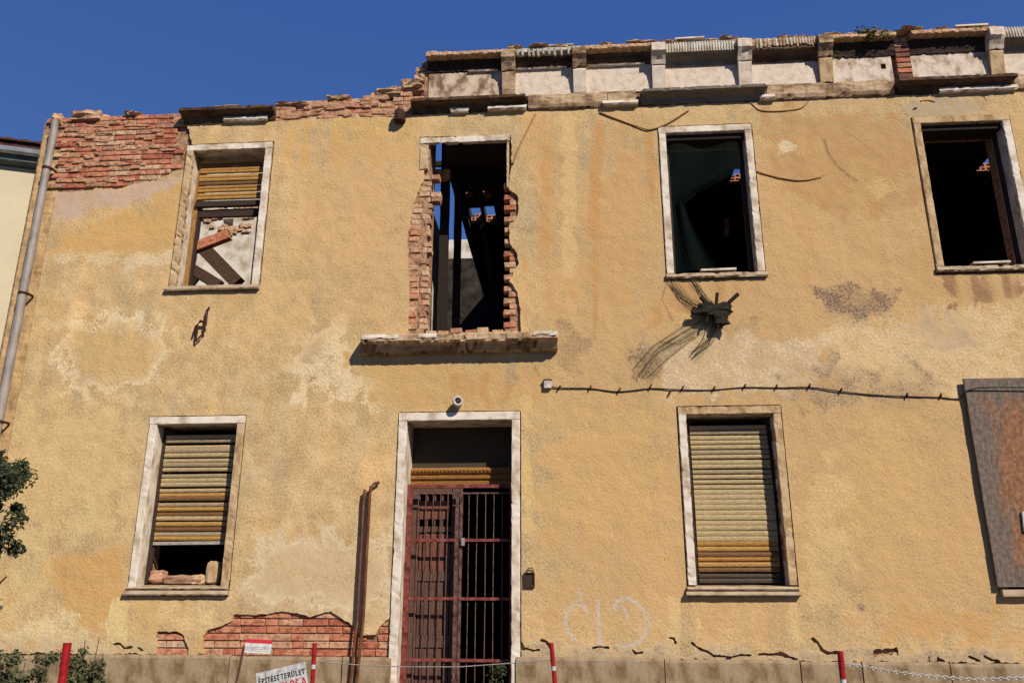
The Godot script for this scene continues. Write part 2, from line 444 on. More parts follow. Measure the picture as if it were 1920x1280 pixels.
func plaster_mesh() -> ArrayMesh:
	var f := noise(71, 1.0, 3)
	var xs := PackedFloat32Array()
	var ys := PackedFloat32Array()
	var x := -6.45
	while x < 7.5:
		xs.append(x)
		x += 0.02 if x < 5.8 else 0.1
	var y := 1.07
	while y < 7.5:
		ys.append(y)
		y += 0.0115 if y < 1.62 else 0.0235
	var nx := xs.size()
	var ny := ys.size()
	var field := PackedFloat32Array()
	field.resize(nx * ny)
	for j in ny:
		# the top edge runs under the frieze, the foot is crumbled unevenly above the plinth
		for i in nx:
			var px := xs[i]
			var top := 7.462 + 0.012 * f.get_noise_2d(px * 4.0, 3.0) + 0.010 * f.get_noise_2d(px * 19.0, 5.0)
			var foot := 1.098 - 0.02 * px / 5.0 + 0.026 * f.get_noise_2d(px * 5.0, 9.0) + 0.016 * f.get_noise_2d(px * 24.0, 1.0)
			field[j * nx + i] = minf(minf(top - ys[j], ys[j] - foot), minf(px + 6.44, 7.45 - px))
	for r in openings:
		var lo: Vector2 = r.position - Vector2(0.008, 0.008)
		var hi: Vector2 = r.end + Vector2(0.008, 0.008)
		for j in ny:
			if ys[j] < lo.y - 0.3 or ys[j] > hi.y + 0.3:
				continue
			for i in nx:
				if xs[i] < lo.x - 0.3 or xs[i] > hi.x + 0.3:
					continue
				var d := maxf(maxf(lo.x - xs[i], xs[i] - hi.x), maxf(lo.y - ys[j], ys[j] - hi.y))
				field[j * nx + i] = minf(field[j * nx + i], d)
	for b in bare:
		stamp(field, xs, ys, b[0], 0.0, b[1], f)
	for c in cracks:
		stamp(field, xs, ys, c[0], c[1], 0.0, f)
	# heights: the hand-thrown coat is a little uneven
	var h := PackedFloat32Array()
	h.resize(nx * ny)
	for j in ny:
		for i in nx:
			h[j * nx + i] = 0.007 * f.get_noise_2d(xs[i] * 1.3, ys[j] * 1.3) + 0.0035 * f.get_noise_2d(xs[i] * 6.0 + 50.0, ys[j] * 6.0) + 0.0016 * f.get_noise_2d(xs[i] * 21.0, ys[j] * 21.0 + 40.0)
	var v := PackedVector3Array()
	var n := PackedVector3Array()
	var uv := PackedVector2Array()
	var index := PackedInt32Array()
	var id := PackedInt32Array()
	id.resize(nx * ny)
	for j in ny:
		for i in nx:
			var k := j * nx + i
			id[k] = -1
			if field[k] <= 0.0:
				continue
			id[k] = v.size()
			v.append(Vector3(xs[i], ys[j], h[k]))
			var gx := (h[j * nx + mini(i + 1, nx - 1)] - h[j * nx + maxi(i - 1, 0)]) / (xs[mini(i + 1, nx - 1)] - xs[maxi(i - 1, 0)])
			var gy := (h[mini(j + 1, ny - 1) * nx + i] - h[maxi(j - 1, 0) * nx + i]) / (ys[mini(j + 1, ny - 1)] - ys[maxi(j - 1, 0)])
			n.append(Vector3(-gx, -gy, 1.0).normalized())
			uv.append(Vector2((xs[i] - TX0) / (TX1 - TX0), (TY1 - ys[j]) / (TY1 - TY0)))
	var cuts := {}
	var rim := Shape.new()
	for j in ny - 1:
		for i in nx - 1:
			var ks := [j * nx + i, j * nx + i + 1, (j + 1) * nx + i + 1, (j + 1) * nx + i]
			var inside := 0
			for k in ks:
				if id[k] >= 0:
					inside += 1
			if inside == 0:
				continue
			if inside == 4:
				index.append_array([id[ks[0]], id[ks[2]], id[ks[1]], id[ks[0]], id[ks[3]], id[ks[2]]])
				continue
			var loop := PackedInt32Array()
			var crossing := []
			for e in 4:
				var a: int = ks[e]
				var b: int = ks[(e + 1) % 4]
				if id[a] >= 0:
					loop.append(id[a])
				if (id[a] >= 0) != (id[b] >= 0):
					var key := mini(a, b) * 1000003 + maxi(a, b)
					if not cuts.has(key):
						var t := clampf(field[a] / (field[a] - field[b]), 0.02, 0.98)
						cuts[key] = v.size()
						var ax := Vector3(xs[a % nx], ys[a / nx], h[a])
						var bx := Vector3(xs[b % nx], ys[b / nx], h[b])
						var p := ax.lerp(bx, t)
						v.append(p)
						n.append(Vector3(0, 0, 1))
						uv.append(Vector2((p.x - TX0) / (TX1 - TX0), (TY1 - p.y) / (TY1 - TY0)))
					loop.append(cuts[key])
					crossing.append([cuts[key], id[a] >= 0])
			for t in range(1, loop.size() - 1):
				index.append_array([loop[0], loop[t + 1], loop[t]])
			for c in range(0, crossing.size() - 1, 2):
				var out_at: int = 0 if crossing[c][1] else 1
				var a2: Vector3 = v[crossing[c + out_at][0]]
				var b2: Vector3 = v[crossing[c + 1 - out_at][0]]
				var d := b2 - a2
				rim.quad(a2, b2, Vector3(b2.x, b2.y, -0.05), Vector3(a2.x, a2.y, -0.05), Vector3(d.y, -d.x, 0))
	var base := v.size()
	for k in rim.v.size():
		var p2 := rim.v[k]
		v.append(p2)
		n.append(rim.n[k])
		uv.append(Vector2((p2.x - TX0) / (TX1 - TX0), (TY1 - p2.y) / (TY1 - TY0)))
		index.append(base + k)
	var arrays := []
	arrays.resize(Mesh.ARRAY_MAX)
	arrays[Mesh.ARRAY_VERTEX] = v
	arrays[Mesh.ARRAY_NORMAL] = n
	arrays[Mesh.ARRAY_TEX_UV] = uv
	arrays[Mesh.ARRAY_INDEX] = index
	var m := ArrayMesh.new()
	m.add_surface_from_arrays(Mesh.PRIMITIVE_TRIANGLES, arrays)
	return m


func noise_bytes(sd: int, freq: float, oct: int, w: int, h: int) -> PackedByteArray:
	var im := noise(sd, freq, oct).get_image(w, h)
	im.convert(Image.FORMAT_L8)
	if w != TW or h != TH:
		im.resize(TW, TH, Image.INTERPOLATE_CUBIC)
	return im.get_data()


# Weathering that the photograph shows on the render coat: [kind, outline in metres, colour, strength, edge, breakup]
#  blob: a patch with a ragged outline; ring: only its margin; mould: speckles; run: vertical run-off streaks; bald: smooth undercoat
var stains := [
	["blob", [Vector2(-0.43, 4.71), Vector2(0.23, 6.74), Vector2(2.79, 7.14), Vector2(5.35, 6.96), Vector2(4.35, 1.29), Vector2(1.69, 1.33), Vector2(-0.40, 1.37)], c8(197, 158, 108), 0.78, 0.5, 0.5],
	["blob", [Vector2(-3.64, 7.20), Vector2(-1.88, 7.28), Vector2(-1.90, 5.96), Vector2(-2.30, 5.02), Vector2(-2.74, 5.99)], c8(206, 169, 124), 0.65, 0.2, 0.3],
	["blob", [Vector2(-6.64, 3.81), Vector2(-5.11, 3.91), Vector2(-4.94, 2.35), Vector2(-6.33, 2.24)], c8(210, 180, 124), 0.65, 0.3, 0.3],
	["bald", [Vector2(-6.51, 6.67), Vector2(-5.78, 6.59), Vector2(-4.90, 6.72), Vector2(-4.81, 6.61), Vector2(-5.06, 6.42), Vector2(-5.60, 6.32), Vector2(-6.20, 6.20), Vector2(-6.44, 6.19)], c8(196, 168, 146), 1.00, 0.05, 0.07],
	["blob", [Vector2(-6.38, 6.03), Vector2(-5.84, 6.11), Vector2(-5.32, 6.30), Vector2(-4.78, 6.61), Vector2(-4.73, 5.70), Vector2(-5.30, 5.65), Vector2(-6.33, 5.75)], c8(205, 164, 102), 0.98, 0.09, 0.10],
	["blob", [Vector2(-6.25, 5.69), Vector2(-4.77, 5.69), Vector2(-4.71, 5.51), Vector2(-6.24, 5.59)], c8(214, 190, 148), 0.91, 0.05, 0.08],
	["ring", [Vector2(-6.14, 4.58), Vector2(-5.91, 4.84), Vector2(-5.39, 4.90), Vector2(-4.85, 4.82), Vector2(-4.68, 4.42), Vector2(-4.82, 4.13), Vector2(-5.24, 3.91), Vector2(-5.82, 3.96)], c8(226, 205, 165), 0.958, 0.11, 0.12],
	["blob", [Vector2(-5.81, 4.64), Vector2(-5.02, 4.65), Vector2(-4.90, 4.23), Vector2(-5.73, 4.18)], c8(204, 168, 112), 0.78, 0.08, 0.1],
	["blob", [Vector2(-5.70, 3.99), Vector2(-4.99, 3.99), Vector2(-5.02, 3.75), Vector2(-5.54, 3.78)], c8(214, 186, 136), 0.65, 0.08, 0.14],
	["blob", [Vector2(-3.23, 4.52), Vector2(-2.98, 4.71), Vector2(-2.66, 4.76), Vector2(-2.54, 4.25), Vector2(-2.07, 4.11), Vector2(-2.00, 3.86), Vector2(-2.30, 3.77), Vector2(-2.60, 3.84), Vector2(-2.86, 3.97), Vector2(-3.10, 3.88)], c8(222, 198, 156), 0.95, 0.07, 0.16],
	["blob", [Vector2(-2.56, 4.30), Vector2(-0.19, 4.25), Vector2(-0.26, 3.89), Vector2(-0.50, 3.65), Vector2(-1.87, 3.66), Vector2(-2.24, 3.86)], c8(196, 158, 104), 0.91, 0.10, 0.12],
	["blob", [Vector2(-3.34, 6.89), Vector2(-1.86, 6.83), Vector2(-1.85, 4.74), Vector2(-2.40, 4.63), Vector2(-3.19, 5.04)], c8(206, 165, 114), 0.52, 0.2, 0.2],
	["bald", [Vector2(-3.45, 2.29), Vector2(-3.21, 2.34), Vector2(-2.74, 2.37), Vector2(-2.16, 2.34), Vector2(-1.96, 2.34), Vector2(-1.91, 1.52), Vector2(-2.34, 1.44), Vector2(-2.91, 1.55), Vector2(-3.37, 1.52), Vector2(-3.60, 1.57), Vector2(-3.47, 2.01)], c8(202, 176, 136), 1.00, 0.05, 0.09],
	["ring", [Vector2(-3.44, 2.23), Vector2(-2.74, 2.33), Vector2(-1.95, 2.31), Vector2(-1.95, 1.58), Vector2(-2.92, 1.63), Vector2(-3.44, 1.68)], c8(222, 204, 166), 0.72, 0.08, 0.12],
	["blob", [Vector2(-5.86, 2.01), Vector2(-5.40, 2.18), Vector2(-4.88, 2.24), Vector2(-4.85, 1.73), Vector2(-4.93, 1.28), Vector2(-5.27, 1.35), Vector2(-5.48, 1.57)], c8(202, 160, 100), 0.98, 0.06, 0.10],
	["blob", [Vector2(-4.95, 1.68), Vector2(-4.78, 1.67), Vector2(-4.72, 1.19), Vector2(-5.00, 1.19)], c8(216, 190, 134), 0.98, 0.03, 0.03],
	["blob", [Vector2(-5.81, 1.41), Vector2(-5.47, 1.52), Vector2(-5.02, 1.30), Vector2(-4.94, 1.17), Vector2(-6.12, 1.16), Vector2(-6.15, 1.35)], c8(214, 194, 150), 0.78, 0.08, 0.12],
	["blob", [Vector2(-4.71, 1.68), Vector2(-4.52, 1.67), Vector2(-4.39, 1.36), Vector2(-4.48, 1.19), Vector2(-4.65, 1.19)], c8(206, 170, 108), 0.65, 0.05, 0.05],
	["blob", [Vector2(-0.59, 3.84), Vector2(-0.48, 3.84), Vector2(-0.44, 2.33), Vector2(-0.57, 2.33)], c8(214, 182, 124), 0.72, 0.03, 0.04],
	["blob", [Vector2(2.30, 7.28), Vector2(3.19, 7.31), Vector2(4.15, 7.12), Vector2(4.06, 6.03), Vector2(3.51, 5.92), Vector2(3.04, 5.97), Vector2(2.46, 6.23)], c8(186, 146, 98), 0.85, 0.10, 0.16],
	["bald", [Vector2(4.06, 7.33), Vector2(4.44, 7.39), Vector2(4.99, 7.39), Vector2(4.96, 7.23), Vector2(4.52, 7.12), Vector2(4.10, 7.10), Vector2(4.07, 7.20)], c8(178, 158, 130), 1.00, 0.04, 0.06],
	["blob", [Vector2(2.83, 7.50), Vector2(3.83, 7.46), Vector2(3.75, 7.33), Vector2(2.81, 7.33)], c8(190, 160, 120), 0.78, 0.05, 0.06],
	["blob", [Vector2(2.48, 6.87), Vector2(2.76, 6.87), Vector2(2.75, 6.77), Vector2(2.51, 6.76)], c8(220, 202, 168), 0.78, 0.04, 0.08],
	["blob", [Vector2(3.32, 6.30), Vector2(3.63, 6.36), Vector2(3.92, 6.31), Vector2(3.84, 6.14), Vector2(3.42, 6.18)], c8(216, 182, 124), 0.65, 0.05, 0.08],
	["blob", [Vector2(2.83, 4.63), Vector2(4.86, 4.83), Vector2(4.80, 3.87), Vector2(2.78, 3.66)], c8(214, 186, 142), 0.85, 0.16, 0.16],
	["blob", [Vector2(4.06, 5.63), Vector2(4.16, 5.11), Vector2(4.89, 5.02), Vector2(4.86, 4.83), Vector2(3.84, 4.86), Vector2(3.79, 5.38)], c8(190, 152, 102), 0.65, 0.08, 0.1],
	["mould", [Vector2(2.78, 4.98), Vector2(3.11, 5.07), Vector2(3.56, 4.96), Vector2(3.60, 4.77), Vector2(3.23, 4.62), Vector2(2.84, 4.70)], c8(122, 100, 84), 0.95, 0.11, 0.12],
	["mould", [Vector2(0.76, 4.37), Vector2(1.55, 4.66), Vector2(2.41, 4.46), Vector2(2.85, 4.26), Vector2(2.57, 3.79), Vector2(1.49, 3.77), Vector2(0.74, 3.94)], c8(118, 98, 80), 0.95, 0.14, 0.16],
	["blob", [Vector2(0.88, 4.43), Vector2(1.54, 4.60), Vector2(2.80, 4.39), Vector2(2.68, 3.78), Vector2(0.97, 3.81)], c8(214, 188, 148), 0.85, 0.12, 0.14],
	["mould", [Vector2(3.70, 4.68), Vector2(4.26, 4.66), Vector2(4.38, 4.35), Vector2(3.76, 4.30)], c8(152, 134, 118), 0.45, 0.12, 0.14],
	["mould", [Vector2(2.88, 4.08), Vector2(3.94, 4.00), Vector2(3.78, 3.65), Vector2(2.44, 3.67), Vector2(2.35, 3.91)], c8(132, 108, 84), 0.7, 0.14, 0.14],
	["run", [Vector2(4.16, 5.16), Vector2(5.03, 5.17), Vector2(4.94, 4.83), Vector2(4.22, 4.76)], c8(152, 116, 86), 0.95, 0.05, 0.10],
	["run", [Vector2(0.27, 7.33), Vector2(0.44, 7.32), Vector2(0.31, 4.44), Vector2(0.16, 4.44)], c8(192, 146, 94), 1.00, 0.05, 0.05],
	["run", [Vector2(-0.32, 7.40), Vector2(-0.18, 7.39), Vector2(-0.24, 5.50), Vector2(-0.34, 5.50)], c8(196, 150, 98), 0.85, 0.05, 0.05],
	["run", [Vector2(0.91, 7.08), Vector2(1.11, 7.11), Vector2(1.14, 4.67), Vector2(0.86, 4.55)], c8(188, 142, 90), 0.95, 0.06, 0.05],
	["run", [Vector2(-0.09, 7.39), Vector2(0.14, 7.37), Vector2(0.07, 5.22), Vector2(-0.12, 5.23)], c8(224, 194, 142), 1.00, 0.05, 0.05],
	["run", [Vector2(-3.60, 7.47), Vector2(-1.89, 7.47), Vector2(-1.86, 6.83), Vector2(-3.54, 6.82)], c8(206, 164, 98), 0.59, 0.10, 0.10],
	["run", [Vector2(2.71, 6.29), Vector2(2.89, 6.28), Vector2(2.77, 5.14), Vector2(2.56, 5.15)], c8(196, 154, 100), 0.52, 0.06, 0.05],
	["run", [Vector2(3.32, 6.62), Vector2(3.60, 6.60), Vector2(3.44, 5.39), Vector2(3.21, 5.39)], c8(198, 162, 108), 0.52, 0.06, 0.05],
	["run", [Vector2(1.13, 5.18), Vector2(2.12, 5.19), Vector2(2.04, 4.91), Vector2(1.13, 4.67)], c8(184, 140, 92), 0.78, 0.08, 0.08],
	["run", [Vector2(-4.75, 5.18), Vector2(-3.72, 5.19), Vector2(-3.76, 4.92), Vector2(-4.67, 4.91)], c8(196, 158, 104), 0.52, 0.08, 0.08],
	["run", [Vector2(-0.86, 4.26), Vector2(-0.61, 4.26), Vector2(-0.64, 3.96), Vector2(-0.85, 3.96)], c8(150, 140, 126), 0.65, 0.04, 0.05],
	["run", [Vector2(1.93, 1.74), Vector2(2.09, 1.73), Vector2(2.07, 1.28), Vector2(1.94, 1.28)], c8(186, 150, 104), 0.78, 0.04, 0.05],
	["blob", [Vector2(2.14, 1.69), Vector2(2.23, 1.73), Vector2(2.20, 1.23), Vector2(2.12, 1.23)], c8(212, 184, 130), 0.65, 0.03, 0.04],
	["run", [Vector2(0.94, 1.69), Vector2(1.18, 1.73), Vector2(1.21, 1.28), Vector2(0.94, 1.28)], c8(216, 188, 136), 0.59, 0.04, 0.05],
	["blob", [Vector2(2.96, 1.54), Vector2(3.59, 1.61), Vector2(4.15, 1.59), Vector2(4.15, 1.32), Vector2(3.43, 1.26), Vector2(2.98, 1.31)], c8(198, 156, 100), 0.85, 0.08, 0.12],
	["blob", [Vector2(-0.67, 1.24), Vector2(1.15, 1.22), Vector2(4.23, 1.18), Vector2(4.30, 1.05), Vector2(-0.67, 1.02)], c8(200, 176, 140), 0.91, 0.05, 0.07],
	["mould", [Vector2(-0.67, 1.20), Vector2(1.15, 1.18), Vector2(4.22, 1.16), Vector2(4.30, 1.05), Vector2(-0.67, 1.02)], c8(150, 128, 100), 0.65, 0.05, 0.07],
	["blob", [Vector2(-6.14, 1.27), Vector2(-4.78, 1.27), Vector2(-4.03, 1.23), Vector2(-4.00, 1.05), Vector2(-6.09, 1.03)], c8(196, 172, 134), 0.78, 0.05, 0.07],
	["blob", [Vector2(2.99, 3.54), Vector2(3.67, 3.65), Vector2(3.69, 2.31), Vector2(3.02, 2.00), Vector2(2.65, 2.53)], c8(204, 168, 112), 0.59, 0.2, 0.2],
	["blob", [Vector2(-0.32, 3.59), Vector2(0.90, 3.63), Vector2(0.89, 2.32), Vector2(-0.39, 2.22)], c8(206, 168, 108), 0.52, 0.2, 0.2],
	["blob", [Vector2(2.37, 2.98), Vector2(2.83, 3.09), Vector2(2.77, 1.69), Vector2(2.22, 1.48)], c8(212, 183, 130), 0.52, 0.14, 0.16],
	["mould", [Vector2(-0.43, 4.46), Vector2(-0.07, 4.70), Vector2(0.17, 4.44), Vector2(0.04, 4.07), Vector2(-0.37, 4.14)], c8(140, 114, 90), 0.6, 0.1, 0.12],
	["mould", [Vector2(-3.15, 4.48), Vector2(-2.90, 4.51), Vector2(-2.85, 4.32), Vector2(-3.07, 4.31)], c8(146, 120, 92), 0.6, 0.06, 0.08],
	["run", [Vector2(-0.55, 7.41), Vector2(1.15, 7.37), Vector2(1.03, 4.93), Vector2(-0.55, 4.97)], c8(198, 154, 100), 0.5, 0.12, 0.12],
	["run", [Vector2(-1.28, 4.10), Vector2(-0.67, 4.08), Vector2(-0.70, 3.72), Vector2(-1.33, 3.73)], c8(186, 140, 88), 0.6, 0.06, 0.08],
	["mould", [Vector2(2.80, 1.65), Vector2(2.88, 1.66), Vector2(2.86, 1.58), Vector2(2.80, 1.59)], c8(120, 98, 110), 0.91, 0.03, 0.02],
	["blob", [Vector2(-6.35, 2.36), Vector2(-5.88, 2.47), Vector2(-5.64, 1.79), Vector2(-6.18, 1.46)], c8(208, 182, 128), 0.59, 0.1, 0.14],
	["blob", [Vector2(-5.80, 3.42), Vector2(-4.99, 3.54), Vector2(-4.88, 2.35), Vector2(-5.74, 2.35)], c8(208, 181, 128), 0.52, 0.14, 0.16],
	["blob", [Vector2(-3.83, 5.61), Vector2(-3.24, 5.66), Vector2(-2.90, 4.51), Vector2(-3.38, 4.26), Vector2(-3.75, 4.79)], c8(210, 173, 120), 0.59, 0.14, 0.16],
]
# grey chalk-like spray letters beside the door
var strokes := [
	[[Vector2(0.01, 1.76), Vector2(0.04, 1.67)], 0.022], [[Vector2(0.10, 1.54), Vector2(0.07, 1.61), Vector2(-0.01, 1.63), Vector2(-0.08, 1.59), Vector2(-0.12, 1.49), Vector2(-0.11, 1.38), Vector2(-0.07, 1.31), Vector2(-0.02, 1.27)], 0.026], [[Vector2(0.21, 1.66), Vector2(0.21, 1.48), Vector2(0.22, 1.26)], 0.026],
	[[Vector2(0.37, 1.58), Vector2(0.40, 1.65), Vector2(0.51, 1.69), Vector2(0.61, 1.64), Vector2(0.68, 1.55), Vector2(0.71, 1.44), Vector2(0.67, 1.33), Vector2(0.59, 1.25), Vector2(0.47, 1.22), Vector2(0.40, 1.23)], 0.026], [[Vector2(0.42, 1.60), Vector2(0.48, 1.58), Vector2(0.51, 1.50)], 0.020],
]
# dark scuffs where a cable rubbed the coat
var scuffs := [
	[[Vector2(3.05, 6.90), Vector2(3.07, 6.74), Vector2(3.14, 6.58), Vector2(3.24, 6.45), Vector2(3.36, 6.35)], 0.022, c8(148, 116, 84)], [[Vector2(3.28, 7.03), Vector2(3.45, 6.88), Vector2(3.61, 6.70), Vector2(3.72, 6.60)], 0.012, c8(168, 132, 94)], [[Vector2(2.23, 6.50), Vector2(2.47, 6.40), Vector2(2.78, 6.37), Vector2(3.03, 6.44)], 0.012, c8(160, 124, 88)],
	[[Vector2(1.10, 6.85), Vector2(1.12, 6.00), Vector2(1.16, 5.32)], 0.03, c8(176, 132, 84)], [[Vector2(1.14, 4.67), Vector2(1.03, 4.93), Vector2(1.11, 5.19)], 0.014, c8(168, 126, 84)], [[Vector2(1.00, 4.42), Vector2(1.18, 4.39), Vector2(1.36, 4.47)], 0.016, c8(140, 112, 80)],
]


func plaster_material() -> StandardMaterial3D:
	var count := TW * TH
	var n_big := noise_bytes(101, 0.022, 4, 450, 216)
	var n_mid := noise_bytes(102, 0.05, 4, 900, 431)
	var n_fine := noise_bytes(103, 0.21, 3, TW, TH)
	var n_pore := noise_bytes(104, 0.33, 2, TW, TH)
	var n_run := noise_bytes(105, 0.035, 3, TW, 54)
	var col := PackedFloat32Array()
	col.resize(count * 3)
	var hgt := PackedByteArray()
	hgt.resize(count)
	for k in count:
		var a := (n_big[k] - 128) * 0.0078
		var b := (n_mid[k] - 128) * 0.0078
		var c := (n_fine[k] - 128) * 0.0078
		var r := (n_run[k] - 128) * 0.0078
		var p := (n_pore[k] - 128) * 0.0078
		var light := 1.0 + 0.07 * a + 0.06 * b + 0.085 * c + 0.06 * p + 0.05 * r
		var warm := 0.07 * a - 0.06 * b + 0.05 * r
		if p < -0.46 and b < 0.3:
			light -= 0.11
		col[k * 3] = 0.794 * light
		col[k * 3 + 1] = 0.672 * (light - 0.35 * warm)
		col[k * 3 + 2] = 0.486 * (light - 0.8 * warm)
		hgt[k] = clampi(int(128.0 + 62.0 * c + 50.0 * p), 0, 255)
	var ppx := TW / (TX1 - TX0)
	for s in stains:
		var kind: String = s[0]
		var poly := PackedVector2Array()
		var lo := Vector2(1e9, 1e9)
		var hi := -lo
		for q in s[1]:
			var t := Vector2((q.x - TX0) * ppx, (TY1 - q.y) * ppx)
			poly.append(t)
			lo = lo.min(t)
			hi = hi.max(t)
		var edge: float = s[4] * ppx
		var rag: float = s[5] * ppx
		var cc: Color = s[2]
		var size := poly.size()
		var x0 := maxi(0, int(lo.x - edge - rag))
		var x1 := mini(TW - 1, int(hi.x + edge + rag))
		var y0 := maxi(0, int(lo.y - edge - rag))
		var y1 := mini(TH - 1, int(hi.y + edge + rag))
		# signed distance on a coarse lattice, interpolated between its points
		var step := 6
		var lw := (x1 - x0) / step + 2
		var lh := (y1 - y0) / step + 2
		var lat := PackedFloat32Array()
		lat.resize(lw * lh)
		for j in lh:
			for i in lw:
				var p := Vector2(x0 + i * step, y0 + j * step)
				var d := 1e9
				for k in size:
					d = minf(d, seg_distance(p, poly[k], poly[(k + 1) % size]))
				lat[j * lw + i] = d if Geometry2D.is_point_in_polygon(p, poly) else -d
		for y in range(y0, y1 + 1):
			var j := (y - y0) / step
			var fy := float(y - y0) / step - j
			for x in range(x0, x1 + 1):
				var i := (x - x0) / step
				var fx := float(x - x0) / step - i
				var q := j * lw + i
				var d := lerpf(lerpf(lat[q], lat[q + 1], fx), lerpf(lat[q + lw], lat[q + lw + 1], fx), fy)
				var k := y * TW + x
				d += rag * ((n_mid[k] - 128) * 0.012 + (n_fine[k] - 128) * 0.0036)
				var m := clampf(d / edge + 0.35, 0.0, 1.0)
				if m <= 0.0:
					continue
				if kind == "ring":
					m *= clampf(1.6 - d / edge, 0.0, 1.0)
				elif kind == "mould":
					m *= clampf((n_fine[k] + n_pore[k] + (n_mid[k] >> 1) - 296) * 0.014, 0.0, 1.0) * 0.75 + 0.25
				elif kind == "run":
					m *= clampf((n_run[k] - 84) * 0.018, 0.0, 1.0)
				m *= s[3] * clampf(0.82 + (n_fine[k] - 128) * 0.004 + (n_mid[k] - 128) * 0.003, 0.0, 1.2)
				m = minf(m, 1.0)
				var grain := 1.0 + (n_fine[k] - 128) * 0.0004 + (n_pore[k] - 128) * 0.0003
				col[k * 3] = lerpf(col[k * 3], cc.r * grain, m)
				col[k * 3 + 1] = lerpf(col[k * 3 + 1], cc.g * grain, m)
				col[k * 3 + 2] = lerpf(col[k * 3 + 2], cc.b * grain, m)
				if kind == "bald":
					hgt[k] = int(lerpf(hgt[k], 116 + (n_mid[k] - 128) * 0.25, m * 0.85))
	for s in strokes + scuffs:
		var ink: Color = s[2] if s.size() > 2 else Color(0.77, 0.715, 0.65)
		var lo2 := Vector2(1e9, 1e9)
		var hi2 := -lo2
		var line := []
		for q in s[0]:
			var t := Vector2((q.x - TX0) * ppx, (TY1 - q.y) * ppx)
			line.append(t)
			lo2 = lo2.min(t)
			hi2 = hi2.max(t)
		var half: float = s[1] * ppx
		for y in range(int(lo2.y - half) - 1, int(hi2.y + half) + 2):
			for x in range(int(lo2.x - half) - 1, int(hi2.x + half) + 2):
				var d := 1e9
				for k in line.size() - 1:
					d = minf(d, seg_distance(Vector2(x, y), line[k], line[k + 1]))
				var k2 := y * TW + x
				var m := clampf((half - d) / half * 1.8, 0.0, 1.0) * clampf(0.78 + (n_fine[k2] - 118) * 0.014, 0.1, 0.95)
				col[k2 * 3] = lerpf(col[k2 * 3], ink.r, m)
				col[k2 * 3 + 1] = lerpf(col[k2 * 3 + 1], ink.g, m)
				col[k2 * 3 + 2] = lerpf(col[k2 * 3 + 2], ink.b, m)
	var bytes := PackedByteArray()
	bytes.resize(count * 3)
	var table := PackedByteArray()
	for k in 1024:
		table.append(clampi(int(tone(grey(minf(k / 1000.0, 1.0))).r * 255.0 + 0.5), 0, 255))
	for k in count * 3:
		bytes[k] = table[clampi(int(col[k] * 1000.0), 0, 1023)]
	var m2 := StandardMaterial3D.new()
	m2.resource_name = "roughcast_plaster"
	m2.albedo_texture = ImageTexture.create_from_image(Image.create_from_data(TW, TH, false, Image.FORMAT_RGB8, bytes))
	m2.roughness = 0.97
	m2.metallic_specular = 0.2
	m2.texture_repeat = false
	m2.heightmap_enabled = true
	m2.heightmap_texture = ImageTexture.create_from_image(Image.create_from_data(TW, TH, false, Image.FORMAT_L8, hgt))
	m2.heightmap_scale = 0.65
	return m2


# ------------------------------------------------------------------ masonry
func make_brick_meshes() -> void:
	for k in 8:
		var length: float = [0.272, 0.262, 0.276, 0.268, 0.128, 0.122, 0.132, 0.2][k]
		var s := Shape.new()
		rng.seed = 500 + k
		var j := func(): return rng.randf_range(-0.004, 0.004)
		var hx := length / 2.0
		var hy := 0.0315
		var b := 0.007
		var outer := []
		var inner := []
		for e in [[-1, -1], [1, -1], [1, 1], [-1, 1]]:
			outer.append(Vector3(e[0] * hx + j.call(), e[1] * hy + j.call() * 0.7, -b + j.call() * 0.5))
			inner.append(Vector3(e[0] * (hx - b) + j.call(), e[1] * (hy - b * 0.8) + j.call() * 0.6, j.call()))
		s.quad(inner[0], inner[1], inner[2], inner[3], Vector3.BACK)
		for e in 4:
			var f := (e + 1) % 4
			var mid: Vector3 = (outer[e] + outer[f]) / 2.0
			s.quad(outer[e], outer[f], inner[f], inner[e], mid + Vector3(0, 0, 0.05))
			s.quad(outer[e], outer[f], outer[f] + Vector3(0, 0, -0.11), outer[e] + Vector3(0, 0, -0.11), Vector3(mid.x, mid.y, 0) if e % 2 == 0 else Vector3(mid.x, 0, 0))
		brick_meshes.append(s.mesh())


func lay_brick(at: Vector3, variant: int, tone: int, stretch := 1.0, tilt := 0.0) -> void:
	var o := MeshInstance3D.new()
	o.name = "brick" if brick_count == 0 else "brick_%03d" % brick_count
	brick_count += 1
	o.mesh = brick_meshes[variant]
	o.material_override = brick_mats[tone]
	house.add_child(o, true)
	o.position = at
	o.scale = Vector3(stretch, 1, 1)
	o.rotation = Vector3(rng.randf_range(-0.02, 0.02), rng.randf_range(-0.02, 0.02), rng.randf_range(-0.012, 0.012) + tilt)


